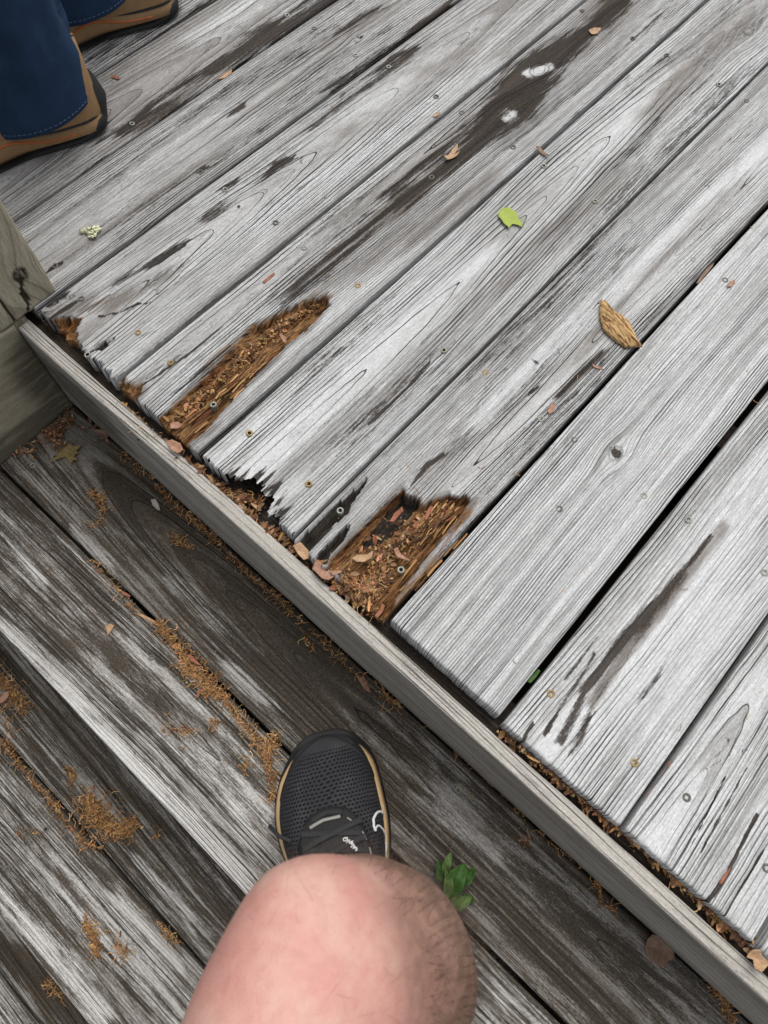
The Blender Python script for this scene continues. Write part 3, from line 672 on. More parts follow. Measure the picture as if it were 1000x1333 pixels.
def grid_faces(n, m, off=0):
    i = np.arange(n * m).reshape(n, m) + off
    j = np.roll(i, -1, axis=1)
    return np.stack([i[:-1], j[:-1], j[1:], i[1:]], -1).reshape(-1, 4)
def grid_mesh(name, G, caps=True):
    n, m = G.shape[:2]
    V = list(G.reshape(-1, 3)); F = [tuple(f) for f in grid_faces(n, m)]
    if caps:
        F.append(tuple(range(m))[::-1]); F.append(tuple(range((n - 1) * m, n * m)))
    me = mesh_np(name, V, F)
    bm = bmesh.new(); bm.from_mesh(me); bmesh.ops.recalc_face_normals(bm, faces=bm.faces); bm.to_mesh(me); bm.free()
    return me
def tube(pts, r, n=6, closed=False):
    """thin round tube through pts -> V, F"""
    pts = np.array(pts, float); V = []; F = []
    for i, p in enumerate(pts):
        t = pts[min(i + 1, len(pts) - 1)] - pts[max(i - 1, 0)]; t = t / (np.linalg.norm(t) + 1e-9)
        a = np.cross(t, (0, 0, 1.0)); 
        if np.linalg.norm(a) < 1e-3: a = np.cross(t, (1.0, 0, 0))
        a /= np.linalg.norm(a); b = np.cross(t, a)
        rr = r[i] if hasattr(r, '__len__') else r
        for k in range(n):
            an = 2 * math.pi * k / n; V.append(p + a * math.cos(an) * rr + b * math.sin(an) * rr)
    for i in range(len(pts) - 1):
        for k in range(n): F.append((i * n + k, i * n + (k + 1) % n, (i + 1) * n + (k + 1) % n, (i + 1) * n + k))
    F.append(tuple(range(n))[::-1]); F.append(tuple(range((len(pts) - 1) * n, len(pts) * n)))
    return V, F
def merge(parts):
    V = []; F = []
    for v, f in parts:
        o = len(V); V += [tuple(x) for x in v]; F += [tuple(i + o for i in q) for q in f]
    return V, F

# skin
sk = N('skin_painted_shade'); oc = sk.coord()
s1 = sk.noise(oc, 26, 4, 0.6); s2 = sk.noise(oc, 120, 3, 0.6); s3 = sk.noise(oc, 900, 2, 0.6)
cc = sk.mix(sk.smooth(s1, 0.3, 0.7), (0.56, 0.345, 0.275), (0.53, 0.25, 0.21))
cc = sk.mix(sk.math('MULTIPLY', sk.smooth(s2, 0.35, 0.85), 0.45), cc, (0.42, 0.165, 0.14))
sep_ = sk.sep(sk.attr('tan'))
cc = sk.mix(sep_[0], cc, sk.mix(sk.smooth(s2, 0.35, 0.65), (0.20, 0.112, 0.072), (0.13, 0.07, 0.044)))  # brown tone paints the calf's shade into the skin colour
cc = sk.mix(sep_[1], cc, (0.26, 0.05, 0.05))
pv = sk.voro(oc, 900)[0]
cre = sk.noise(sk.scale(oc, (60, 60, 240)), 1, 3, 0.6)
sk.bump(sk.math('ADD', sk.math('ADD', s3, sk.math('MULTIPLY', s2, 2.2)), sk.math('ADD', sk.math('MULTIPLY', cre, 1.6), sk.math('MULTIPLY', pv, 1.4))), 0.42, 0.0008)
M_SKIN = sk.out(cc, 0.45, 0.42)
sk.b.inputs['Subsurface Weight'].default_value = 0.05
sk.b.inputs['Subsurface Radius'].default_value = (0.008, 0.003, 0.0015)
sk.b.inputs['Subsurface Scale'].default_value = 1.0
def fabric(name, c1, c2, sc, rough=0.85, bump=0.5, bd=0.0006):
    n = N(name); v = n.coord(); k = n.noise(v, sc, 3, 0.7); w = n.noise(v, sc * 0.06, 3, 0.6)
    n.bump(k, bump, bd)
    return n.out(n.mix(n.math('ADD', n.math('MULTIPLY', k, 0.5), n.math('MULTIPLY', w, 0.5)), c1, c2), rough, 0.25)
M_HAIR = N('leg_hair').out((0.06, 0.038, 0.024), 0.5, 0.3)
M_SHOE = fabric('black_knit', (0.006, 0.006, 0.007), (0.02, 0.02, 0.022), 900)
M_RUB = fabric('dark_rubber', (0.008, 0.008, 0.009), (0.026, 0.025, 0.024), 300, 0.65)
M_TANF = fabric('tan_foam', (0.40, 0.26, 0.12), (0.56, 0.38, 0.20), 500, 0.7)
M_LACE = fabric('black_lace', (0.018, 0.018, 0.020), (0.045, 0.045, 0.048), 1500)
M_WHITE = N('white_print').out((0.62, 0.62, 0.60), 0.6, 0.3)
M_MARK = N('grey_reflective').out((0.24, 0.23, 0.21), 0.5, 0.5)

def shoe_profile(L, wb, s, kind):
    """half widths left/right and top height at station s (0 toe, 1 heel)"""
    toe = np.clip(s / 0.30, 0, 1)
    w = wb * (0.14 + 0.86 * np.sqrt(np.clip(1 - (1 - toe) ** 2.0, 0, 1)))
    w = w * (1 - 0.24 * sstep(0.33, 0.62, s) + 0.06 * sstep(0.6, 0.85, s))
    heel = np.clip((1 - s) / 0.12, 0, 1); w = w * (0.35 + 0.65 * np.sqrt(np.clip(1 - (1 - heel) ** 2, 0, 1)))
    return w
def frame_at(heel, toe):
    ax = (toe - heel); L = np.linalg.norm(ax); ax = ax / L
    right = np.cross(ax, (0, 0, 1.0)); return L, ax, right
def sole_mesh(name, heel, toe, wb, z0, z1f, grow, ns=48, bulge=0.0, toe_off=0.0):
    L, ax, rt = frame_at(heel, toe)
    S = np.linspace(0, 1, ns); S = 0.5 - 0.5 * np.cos(np.pi * S)
    rows = []
    for s in S:
        c = toe - ax * L * s; w = shoe_profile(L, wb, s, 0) + (grow(s) if callable(grow) else grow)
        skew = 0.010 * (sstep(0.0, 0.3, s) - 1)                      # big-toe side leads
        zt = z1f(s); ring = []
        for (k, zz, ex) in [(-1, z0, -0.004), (-1, z0 + 0.3 * (zt - z0), 0.002), (-1, z0 + 0.75 * (zt - z0), 0.0), (-1, zt, -0.002), (-0.8, zt + 0.001, 0), (0.8, zt + 0.001, 0), (1, zt, -0.002), (1, z0 + 0.75 * (zt - z0), 0.0), (1, z0 + 0.3 * (zt - z0), 0.002), (1, z0, -0.004)]:
            ring.append(c + rt * (k * (w + (ex if abs(k) == 1 else 0)) - skew) + np.array([0, 0, zz]))
        rows.append(ring)
    return grid_mesh(name, np.array(rows))
def upper_point(heel, toe, wb, zb, hf, s, th):
    """point on the shoe upper: th from -1 (left foot edge) to 1"""
    L, ax, rt = frame_at(heel, toe)
    c = toe - ax * L * s * 0.985 - ax * 0.004; w = shoe_profile(L, wb, np.asarray(s), 0)
    a = th * math.pi / 2
    skew = 0.010 * (sstep(0.0, 0.3, s) - 1)
    x = math.copysign(abs(math.sin(a)) ** 0.86, a) * w - skew; z = zb + hf(s) * (abs(math.cos(a)) ** 0.72)
    return c + rt * x + np.array([0, 0, z])
def upper_mesh(name, heel, toe, wb, zb, hf, ns=70, nt=48, s1=1.0):
    G = np.array([[upper_point(heel, toe, wb, zb, hf, s, th) for th in np.linspace(-1, 1, nt)] for s in np.linspace(0.0, s1, ns)])
    i = np.arange(ns * nt).reshape(ns, nt)
    q = np.stack([i[:-1, :-1], i[1:, :-1], i[1:, 1:], i[:-1, 1:]], -1).reshape(-1, 4)
    me = mesh_np(name, G.reshape(-1, 3), [tuple(f) for f in q])
    bm = bmesh.new(); bm.from_mesh(me); bmesh.ops.recalc_face_normals(bm, faces=bm.faces)
    bm.to_mesh(me); bm.free()
    uv = np.zeros((ns, nt, 3)); uv[..., 0] = np.linspace(0, s1, ns)[:, None] * np.linalg.norm(toe - heel); uv[..., 1] = np.linspace(-1, 1, nt)[None, :] * wb * 1.5
    vattr(me, 'su', uv.reshape(-1, 3))
    return me

# --- the photographer: bare leg and running shoe
me_p = tag(empty('person', (0, 0, TZ[0])), 'person taking the photo, bare knee above a black running shoe on the step', 'person')
def own(o, root):
    o.parent = root; o.matrix_parent_inverse = Matrix.Translation(-Vector(root.location)); return o
zt = TZ[0]
toe = W(0.081, -0.066, zt); heel = W(-0.212, 0.004, zt)
path = [W(-0.150, -0.002, zt + 0.055), W(-0.135, 0.000, zt + 0.115), W(-0.125, 0.006, zt + 0.20), W(-0.118, 0.016, zt + 0.29), W(-0.100, 0.020, zt + 0.375), W(-0.082, 0.014, zt + 0.428), W(-0.084, -0.004, zt + 0.468),
        W(-0.118, -0.024, zt + 0.494), W(-0.18, -0.034, zt + 0.503), W(-0.26, -0.036, zt + 0.511), W(-0.36, -0.03, zt + 0.52), W(-0.46, -0.03, zt + 0.535)]
rad = [(.036, .040), (.038, .040), (.047, .045), (.060, .056), (.062, .058), (.058, .058), (.055, .060), (.050, .057), (.053, .058), (.060, .064), (.074, .074), (.078, .078)]
G = loft(path, rad, nseg=72, ref=UL, sub=14)
G = G + UL * (-0.013 - 0.011 * sstep(zt + 0.43, zt + 0.49, G[..., 2]))[..., None] - UF * 0.005
Gf = G.reshape(-1, 3)
def puff(ctr, rad, amt, axis):
    d = np.linalg.norm((Gf - ctr) / np.array(rad), axis=1); Gf[:] += np.exp(-d * d)[:, None] * np.array(axis) * amt
puff(W(-0.04, -0.044, zt + 0.50), (0.035, 0.035, 0.03), 0.012, UF * 0.9 + np.array([0, 0, 0.5]))          # kneecap
puff(W(-0.05, 0.012, zt + 0.47), (0.02, 0.02, 0.03), -0.007, UF)
puff(W(-0.05, -0.094, zt + 0.47), (0.02, 0.02, 0.03), -0.004, UF)
Gf += (fbm(Gf[:, 0] * 40, Gf[:, 1] * 40 + Gf[:, 2] * 30, 3, 3) - 0.5)[:, None] * 0.0022 * UF[None, :]
leg_me = grid_mesh('leg', G)
shade_redness = np.zeros((len(Gf), 3))
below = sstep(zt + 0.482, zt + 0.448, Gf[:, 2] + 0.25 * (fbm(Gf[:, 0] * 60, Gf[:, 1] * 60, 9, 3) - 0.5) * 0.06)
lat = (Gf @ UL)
shade_redness[:, 0] = np.clip(np.maximum(below * 0.95, sstep(0.018, 0.045, lat + 0.004 + 0.25 * (Gf @ UF) + 0.03) * 0.8), 0, 1)  # mask of the painted shade on the calf and right side
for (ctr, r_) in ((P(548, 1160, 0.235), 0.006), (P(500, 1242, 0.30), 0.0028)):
    shade_redness[:, 1] = np.maximum(shade_redness[:, 1], np.exp(-(np.linalg.norm(Gf - ctr, axis=1) / r_) ** 2) * 0.8)
vattr(leg_me, 'tan', shade_redness)
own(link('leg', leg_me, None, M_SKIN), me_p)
# hair on the shin and calf
hp = []
rh = random.Random(4)
n_, m_ = G.shape[:2]
nr = np.cross(np.roll(G, -1, 1) - np.roll(G, 1, 1), np.gradient(G, axis=0)); nr /= np.linalg.norm(nr, axis=2, keepdims=True) + 1e-9
cen = G.mean(axis=1, keepdims=True)
if ((G - cen) * nr).sum() < 0: nr = -nr
for _ in range(12000):
    i = rh.randrange(int(n_ * 0.08), int(n_ * 0.60)); j = rh.randrange(m_)
    p = G[i, j]; hgt = p[2] - zt
    if hgt > 0.480 and rh.random() > 0.03: continue
    d0 = nr[i, j] * 0.75 + np.array([0, 0, -0.55]) + np.array([rh.gauss(0, .3), rh.gauss(0, .3), rh.gauss(0, .2)])
    d0 /= np.linalg.norm(d0); L = rh.uniform(0.010, 0.024)
    pts = [p, p + d0 * L * 0.5, p + d0 * L * 0.9 + np.array([0, 0, -L * 0.25])]
    hp.append(tube(pts, [0.00006, 0.00005, 0.00002], 3))
V, F = merge(hp); ho = own(link('leg_hair', mesh_np('leg_hair', V, F), None, M_HAIR), me_p); ho['kind'] = 'stuff'

shoe = own(empty('running_shoe', tuple(toe)), me_p)
def onto(o, root_empty):           # geometry is in world coordinates; keep it there
    o.parent = root_empty
    off = Vector(root_empty.location)
    o.matrix_parent_inverse = Matrix.Translation(-off)
    return o
WB = 0.0585
own(link('outsole', sole_mesh('outsole', heel, toe, WB, 0.0, lambda s: 0.008 + 0.026 * sstep(0.14, 0.03, s), lambda s: 0.0065 - 0.003 * sstep(0.15, 0.0, s)), None, M_RUB), me_p).parent = shoe
shoe.location = toe
def shp(o): return onto(o, shoe)
for o in list(COL.objects):
    if o.name.startswith('outsole'): shp(o)
shp(link('midsole', sole_mesh('midsole', heel, toe, WB, 0.0085, lambda s: 0.026 + 0.012 * s - 0.004 * sstep(0.1, 0, s), lambda s: 0.0038 - 0.006 * sstep(0.16, 0.05, s)), None, M_TANF))
hf = lambda s: 0.036 * (0.30 + 0.70 * math.sqrt(min(1, max(0, s) / 0.13))) + 0.052 * float(sstep(0.14, 0.62, np.asarray(s))) 
n = N('engineered_mesh'); u_, v_, _z = n.sep(n.attr('su'))
wp = n.noise(n.coord(), 60, 2)
u_ = n.math('MULTIPLY_ADD', wp, 0.004, u_); v_ = n.math('MULTIPLY_ADD', wp, -0.004, v_)
K = 235.0
row = n.math('MULTIPLY', u_, K); rowi = n.math('FLOOR', row)
colm = n.math('ADD', n.math('MULTIPLY', v_, K * 0.85), n.math('MULTIPLY', n.math('MODULO', rowi, 2.0), 0.5))
fx = n.math('SUBTRACT', n.math('FRACT', n.math('ADD', colm, 100.0)), 0.5); fy = n.math('SUBTRACT', n.math('FRACT', row), 0.5)
dd = n.math('SQRT', n.math('ADD', n.math('MULTIPLY', fx, fx), n.math('MULTIPLY', n.math('MULTIPLY', fy, fy), 1.6)))
hole = n.math('SUBTRACT', 1.0, n.smooth(dd, 0.26, 0.42))
zone = n.math('MULTIPLY', n.smooth(u_, 0.018, 0.026), n.math('SUBTRACT', 1.0, n.smooth(n.math('ABSOLUTE', v_), 0.070, 0.078)))
hole = n.math('MULTIPLY', hole, zone)
kk = n.noise(n.coord(), 1500, 2)
n.bump(n.math('SUBTRACT', n.math('MULTIPLY', kk, 0.3), hole), 0.8, 0.0012)
dust = n.noise(n.coord(), 35, 4)
base_c = n.mix(n.smooth(dust, 0.45, 0.8), (0.026, 0.027, 0.030), (0.052, 0.052, 0.054))
M_MESH = n.out(n.mix(hole, base_c, (0.0035, 0.0035, 0.004)), 0.8, 0.25)
zb = zt + 0.022
um = upper_mesh('upper', heel, toe, WB, 0.0 + 0.022, hf)
shp(link('upper', um, None, M_MESH))
def UPt(s, th, lift=0.0):
    p = upper_point(heel, toe, WB, 0.022, hf, s, th); q = upper_point(heel, toe, WB, 0.022, hf, s, th + 0.02); r = upper_point(heel, toe, WB, 0.022, hf, s + 0.01, th)
    nn = np.cross(r - p, q - p); nn /= np.linalg.norm(nn) + 1e-9
    if nn[2] < 0: nn = -nn
    return p + nn * lift
def strip(poly, width, lift, thick=0.0012, res=10):
    """flat band on the shoe following (s, th) points"""
    pts = []
    for (a, b) in zip(poly[:-1], poly[1:]):
        for k in range(res): pts.append((a[0] + (b[0] - a[0]) * k / res, a[1] + (b[1] - a[1]) * k / res))
    pts.append(poly[-1])
    C = np.array([UPt(s, t, lift) for s, t in pts]); Nn = np.array([UPt(s, t, lift + 0.003) for s, t in pts]) - C; Nn /= np.linalg.norm(Nn, axis=1, keepdims=True)
    T = np.gradient(C, axis=0); T /= np.linalg.norm(T, axis=1, keepdims=True) + 1e-9; B = np.cross(T, Nn)
    V = []; F = []
    for c, b, nn, i in zip(C, B, Nn, range(len(C))):
        w = width * 0.5
        V += [c - b * w - nn * thick, c - b * w * 0.9, c + b * w * 0.9, c + b * w - nn * thick]
    for i in range(len(C) - 1):
        for k in range(3): F.append((i * 4 + k, i * 4 + k + 1, (i + 1) * 4 + k + 1, (i + 1) * 4 + k))
    return V, F
# toe rand, eyestay, tongue, laces, printed marks
rows = []
for k, th in enumerate(np.linspace(-1.0, 0.97, 60)):
    pass
V = []; F = []; nn_ = 50
for i, q in enumerate(np.linspace(-1, 1, nn_)):
    for j in range(5):
        s_ = 0.002 + (0.19 * abs(q) ** 2.2) + 0.030 * j / 4 * (1 - abs(q) ** 3 * 0.5); t_ = max(-0.995, min(0.995, q * (1.0 - 0.02 * j)))
        V.append(UPt(max(0.003, s_), t_ * (0.98), 0.0010 if j not in (0, 4) else -0.0004))
for i in range(nn_ - 1):
    for j in range(4): F.append((i * 5 + j, i * 5 + j + 1, (i + 1) * 5 + j + 1, (i + 1) * 5 + j))
shp(link('toe_rand', mesh_np('toe_rand', V, F), None, M_RUB))
V, F = merge([strip([(0.60, -0.50), (0.47, -0.42), (0.37, -0.34), (0.305, -0.20), (0.285, -0.02), (0.300, 0.16), (0.36, 0.30), (0.45, 0.40), (0.60, 0.48)], 0.010, 0.0026, 0.003)])
shp(link('eyestay', mesh_np('eyestay', V, F), None, M_RUB))
V = []; F = []
nu, nv = 14, 12
for i in range(nu):
    for j in range(nv):
        s_ = 0.315 + 0.34 * i / (nu - 1); wth = 0.26 + 0.12 * min(1, i / 5); t_ = -0.02 + wth * (2 * j / (nv - 1) - 1)
        V.append(UPt(s_, t_, 0.0030 + 0.0016 * math.sin(i * 0.9)))
for i in range(nu - 1):
    for j in range(nv - 1): F.append((i * nv + j, i * nv + j + 1, (i + 1) * nv + j + 1, (i + 1) * nv + j))
shp(link('tongue', mesh_np('tongue', V, F), None, M_RUB))
for k in range(5):
    s_ = 0.345 + 0.055 * k
    a_ = 0.31 + 0.02 * k
    V, F = merge([strip([(s_, -a_), (s_ + 0.012, -0.12), (s_ + 0.030, 0.10), (s_ + 0.045, a_)], 0.0065, 0.0062), strip([(s_ + 0.004, a_), (s_ + 0.016, 0.12), (s_ + 0.034, -0.10), (s_ + 0.05, -a_)], 0.0065, 0.0076)])
    shp(link('lace', mesh_np('lace', V, F), None, M_LACE))
V, F = merge([strip([(0.46, -0.50), (0.452, -0.62), (0.45, -0.80), (0.44, -1.0)], 0.004, 0.006)])
V2, F2 = tube([W(-0.035, -0.085, zt + 0.070), W(-0.030, -0.100, zt + 0.055), W(-0.020, -0.112, zt + 0.045)], 0.0022, 6)
shp(link('lace_end', mesh_np('lace_end', *merge([(V2, F2)])), None, M_LACE))
# dusty pale edging inside the eyestay
V, F = merge([strip([(0.33, -0.20), (0.316, -0.05), (0.318, 0.10)], 0.0035, 0.0052), strip([(0.33, 0.17), (0.355, 0.245)], 0.0014, 0.0058), strip([(0.385, 0.315), (0.415, 0.355)], 0.0014, 0.0056), strip([(0.44, 0.385), (0.462, 0.40)], 0.0018, 0.0056)])
shp(link('trim_mark', mesh_np('trim_mark', V, F), None, M_MARK))

def px_on_shoe(px, py):
    """the (s, th) of the shoe surface the photograph shows at (px, py)"""
    best = None
    for s in np.linspace(0.2, 0.62, 85):
        for t in np.linspace(-0.95, 0.985, 80):
            p = UPt0(s, t) - np.array([0, 0, 0]); 
            c = RW.T @ (p - np.array([0, 0, HC]))
            x = CX + FPX * c[0] / -c[2]; y = CY - FPX * c[1] / -c[2]
            d = (x - px) ** 2 + (y - py) ** 2
            if best is None or d < best[0]: best = (d, s, t)
    return best[1], best[2]
_S = np.linspace(0.2, 0.62, 106); _Tt = np.linspace(-0.95, 0.99, 100)
_PT = np.array([[upper_point(heel, toe, WB, 0.022, hf, s, t) for t in _Tt] for s in _S])
_C = (_PT - np.array([0, 0, HC])) @ RW
_X = CX + FPX * _C[..., 0] / -_C[..., 2]; _Y = CY - FPX * _C[..., 1] / -_C[..., 2]
def st_of(px, py):
    i, j = np.unravel_index(np.argmin((_X - px) ** 2 + (_Y - py) ** 2), _X.shape); return _S[i], _Tt[j]
# white outlined curved mark on the outer side
def line_on_shoe(pl, r0, name, mat, lift=0.0012):
    parts = []
    for pts, rs in pl:
        Q = []
        for a, b in zip(pts[:-1], pts[1:]):
            for k in range(4): Q.append((a[0] + (b[0] - a[0]) * k / 4, a[1] + (b[1] - a[1]) * k / 4))
        Q.append(pts[-1])
        W3 = []
        for q in Q:
            s_, t_ = st_of(*q); W3.append(UPt(s_, t_, lift))
        W3 = np.array(W3); W3[1:-1] = (W3[:-2] + W3[1:-1] * 2 + W3[2:]) / 4
        parts.append(tube(W3, np.interp(np.linspace(0, 1, len(W3)), np.linspace(0, 1, len(rs)), rs), 6))
    V, F = merge(parts)
    return shp(link(name, mesh_np(name, V, F), None, mat))
line_on_shoe([([(488, 1083), (485.5, 1075), (485.5, 1067), (488, 1060), (491.5, 1057), (495, 1057), (498, 1060), (501, 1067), (503.5, 1078), (506, 1090), (508.5, 1103), (511, 1116)], [.0012, .0016, .0015, .0014, .0011, .0009, .0009, .0009]),
              ([(488, 1083), (488.5, 1078), (491, 1075), (494, 1076), (498, 1081), (502, 1092), (506, 1104), (510, 1116)], [.0012, .0011, .0010, .0010, .0010, .0009])], 0.001, 'side_logo', M_WHITE)
for letter in ([([(447, 1098), (449, 1096), (452, 1096), (452, 1098), (450, 1100), (448, 1100), (447, 1098)], [.0006, .0009, .0006])],
               [([(451, 1103), (455, 1098.5), (454, 1104), (458.5, 1100), (456, 1106), (459, 1104)], [.0007, .0010, .0008])],
               [([(455, 1109), (460, 1105), (458, 1111), (462, 1108), (463, 1111), (460, 1112)], [.0008, .0011, .0009])]):
    line_on_shoe(letter, 0.0007, 'lace_lettering', M_WHITE, 0.0095)

# --- the other person: jeans and hiking shoes
dn = N('blue_denim'); dv = dn.coord(); d1 = dn.noise(dn.scale(dv, (1, 1, 0.35)), 1400, 2, 0.7); d2 = dn.noise(dv, 26, 5, 0.7)
dn.bump(d1, 0.4, 0.0006)
M_DENIM = dn.out(dn.mix(dn.math('ADD', dn.math('MULTIPLY', d1, 0.45), dn.math('MULTIPLY', d2, 0.55)), (0.0015, 0.005, 0.016), (0.030, 0.066, 0.135)), 0.9, 0.15)
M_STITCH = N('denim_stitch').out((0.09, 0.13, 0.21), 0.9, 0.1)
M_NUB = fabric('tan_leather', (0.15, 0.085, 0.038), (0.36, 0.225, 0.115), 180, 0.8, 0.7)
M_ORANGE = fabric('orange_foam', (0.36, 0.10, 0.035), (0.42, 0.14, 0.05), 260, 0.7)
M_CHAR = fabric('charcoal_mesh', (0.022, 0.022, 0.024), (0.05, 0.05, 0.05), 700)
other = tag(empty('person', (0.36, 0.97, 0)), 'person in dark blue jeans and tan hiking shoes standing on the deck', 'person')
DF = np.array([-0.935, 0.355, 0]); DF /= np.linalg.norm(DF); DR = np.cross(DF, (0, 0, 1.0))
def hiking_shoe(hl, dirv):
    L = 0.30; t_ = hl + dirv * L
    root = own(empty('hiking_shoe', tuple(hl)), other)
    def sh(o): return onto(o, root)
    W2 = 0.050
    sh(link('outsole', sole_mesh('outsole', hl, t_, W2, 0.001, lambda s: 0.006 + 0.016 * float(sstep(0.1, 0, s)) + 0.014 * float(sstep(0.84, 0.97, s)) - 0.004 * math.exp(-((s - 0.52) / 0.10) ** 2), 0.004), None, M_RUB))
    sh(link('midsole', sole_mesh('midsole', hl, t_, W2, 0.0065, lambda s: 0.022 + 0.016 * math.exp(-((s - 0.52) / 0.13) ** 2), 0.0025), None, M_NUB))
    Lo, axo, rto = frame_at(hl, t_)
    for sg_ in (-1, 1):
        pts_ = [t_ - axo * Lo * q + rto * sg_ * (float(shoe_profile(Lo, W2, np.asarray(q), 0)) + 0.0022) - rto * 0.010 * (float(sstep(0.0, 0.3, np.asarray(q))) - 1) + np.array([0, 0, 0.0150 + 0.016 * math.exp(-((q - 0.52) / 0.13) ** 2)]) for q in np.linspace(0.12, 0.84, 30)]
        V, F = tube(pts_, 0.0020, 6); sh(link('orange_trim', mesh_np('orange_trim', V, F), None, M_ORANGE))
    hh = lambda s: 0.045 * (0.35 + 0.65 * math.sqrt(min(1, s / 0.12))) + 0.045 * float(sstep(0.25, 0.6, np.asarray(s)))
    sh(link('upper', upper_mesh('upper', hl, t_, W2 - 0.001, 0.022, hh), None, M_CHAR))
    # tan leather overlay low on the sides and round the heel, in its own depth
    for th0, th1, sg in ((0.36, 0.99, 1), (0.36, 0.99, -1)):
        V = []; F = []; n1, n2 = 50, 7
        for i in range(n1):
            s_ = 0.10 + 0.90 * i / (n1 - 1)
            lo_t = th0 + 0.16 * math.exp(-((s_ - 0.55) / 0.12) ** 2) - 0.40 * float(sstep(0.72, 0.9, np.asarray(s_)))
            for j in range(n2):
                t2 = lo_t + (th1 - lo_t) * j / (n2 - 1)
                p = upper_point(hl, t_, W2 - 0.001, 0.022, hh, min(s_, 0.999), sg * t2); q = upper_point(hl, t_, W2 + 0.0012, 0.022, hh, min(s_, 0.999), sg * t2)
                V.append(q + np.array([0, 0, 0.0010]) if j not in (0,) else p)
        for i in range(n1 - 1):
            for j in range(n2 - 1): F.append((i * n2 + j, i * n2 + j + 1, (i + 1) * n2 + j + 1, (i + 1) * n2 + j))
        sh(link('side_overlay', mesh_np('side_overlay', V, F), None, M_NUB))
    # heel counter
    L_, ax, rt = frame_at(hl, t_)
    rows = []
    for z, r, back in ((0.016, 0.034, 0.006), (0.03, 0.036, 0.008), (0.05, 0.033, 0.006), (0.075, 0.028, 0.001), (0.085, 0.026, 0.001), (0.084, 0.022, -0.002)):
        rows.append([hl + ax * 0.034 + np.array([0, 0, z]) + rt * math.sin(a) * (r + 0.004) - ax * math.cos(a) * (r + back) for a in np.linspace(-1.9, 1.9, 30)])
    Gh = np.array(rows); i = np.arange(Gh.shape[0] * 30).reshape(-1, 30); q = np.stack([i[:-1, :-1], i[:-1, 1:], i[1:, 1:], i[1:, :-1]], -1).reshape(-1, 4)
    sh(link('heel_wrap', mesh_np('heel_wrap', Gh.reshape(-1, 3), [tuple(f) for f in q]), None, M_NUB))
    rows = []
    for z, r, back in ((0.002, 0.033, 0.007), (0.03, 0.035, 0.013), (0.055, 0.030, 0.012), (0.078, 0.022, 0.005)):
        w_ = 1.0 if z < 0.05 else 0.8
        rows.append([hl + ax * 0.034 + np.array([0, 0, z]) + rt * math.sin(a * w_) * (r + 0.005) - ax * math.cos(a * w_) * (r + back - 0.0015) for a in np.linspace(-0.85, 0.85, 16)])
    Gh = np.array(rows); i = np.arange(Gh.shape[0] * 16).reshape(-1, 16); q = np.stack([i[:-1, :-1], i[:-1, 1:], i[1:, 1:], i[1:, :-1]], -1).reshape(-1, 4)
    sh(link('heel_cap', mesh_np('heel_cap', Gh.reshape(-1, 3), [tuple(f) for f in q]), None, M_RUB))
    return root
h1 = (P(138, 174) - P(135, 142)) + np.array([0.440, 0.902, 0]) + np.array([0.355, 0.935, 0]) * 0.040
q2 = P(240, 22)
h2 = np.array([q2[0], q2[1], 0]) + np.array([0.355, 0.935, 0]) * 0.042 + DF * 0.0
hiking_shoe(h1, DF); hiking_shoe(h2, DF)
def trouser(hl, hip, seed):
    c0 = hl + DF * (0.078 if seed == 5 else 0.135)
    pts = [c0 + np.array([0, 0, 0.042]), c0 + np.array([0, 0, 0.055]) + DF * 0.001, c0 + DF * 0.004 + np.array([0, 0, 0.11]), c0 + DF * 0.008 + np.array([0, 0, 0.22]), c0 + DF * 0.012 + np.array([0, 0, 0.36])]
    kz = 0.5; kn_ = c0 * (1 - 0.5) + hip * 0.5 + DF * 0.02; kn_[2] = kz
    pts += [kn_, kn_ * 0.5 + hip * 0.5, hip]
    rd = [(.060, .079), (.061, .080), (.060, .078), (.062, .078), (.066, .078), (.070, .078), (.082, .090), (.095, .105)]
    Gt = loft(pts, rd, nseg=72, ref=DR, sub=12)
    Gq = Gt.reshape(-1, 3); cc_ = np.repeat(Gt.mean(axis=1, keepdims=True), 72, 1).reshape(-1, 3)
    dirr = Gq - cc_; dirr /= np.linalg.norm(dirr, axis=1, keepdims=True)
    ang = np.arctan2(dirr @ DR, dirr @ DF)
    fold = 0.030 * (fbm(ang * 1.6 + Gq[:, 2] * 9, Gq[:, 2] * 13 - ang * 0.7, seed, 3) - 0.5) * sstep(0.05, 0.16, Gq[:, 2]) + 0.004 * (fbm(ang * 2, Gq[:, 2] * 5, seed + 3, 2) - .5)
    Gq += dirr * fold[:, None]
    ridge = np.exp(-((Gq[:, 2] - 0.155 - 0.05 * np.sin(ang + 1)) / 0.012) ** 2) * 0.005 * sstep(-0.2, 0.8, np.sin(ang * 1.0 + 2.2))
    Gq += dirr * ridge[:, None]
    me = grid_mesh('jeans_leg', Gt, caps=False)
    st = []
    for zz in (4,):
        ringp = Gt[zz + 5] + (Gt[zz + 5] - Gt[zz + 5].mean(0)) * 0.010
        for k in range(0, 72):
            a, b = ringp[k], ringp[(k + 1) % 72]; st.append(tube([a, a + (b - a) * 0.62], 0.0006, 4))
    colj = int(72 * 0.17)
    for k in range(0, 60):
        for dj in (0,):
            a, b = Gt[k, colj], Gt[k + 1, colj]; nrm_ = (a - Gt[k].mean(0)); nrm_ /= np.linalg.norm(nrm_)
            st.append(tube([a + nrm_ * .0006, a + (b - a) * 0.75 + nrm_ * .0006], 0.0006, 4))
    return me, merge(st)
jeans = own(empty('jeans', (0.36, 0.97, 0.04)), other)
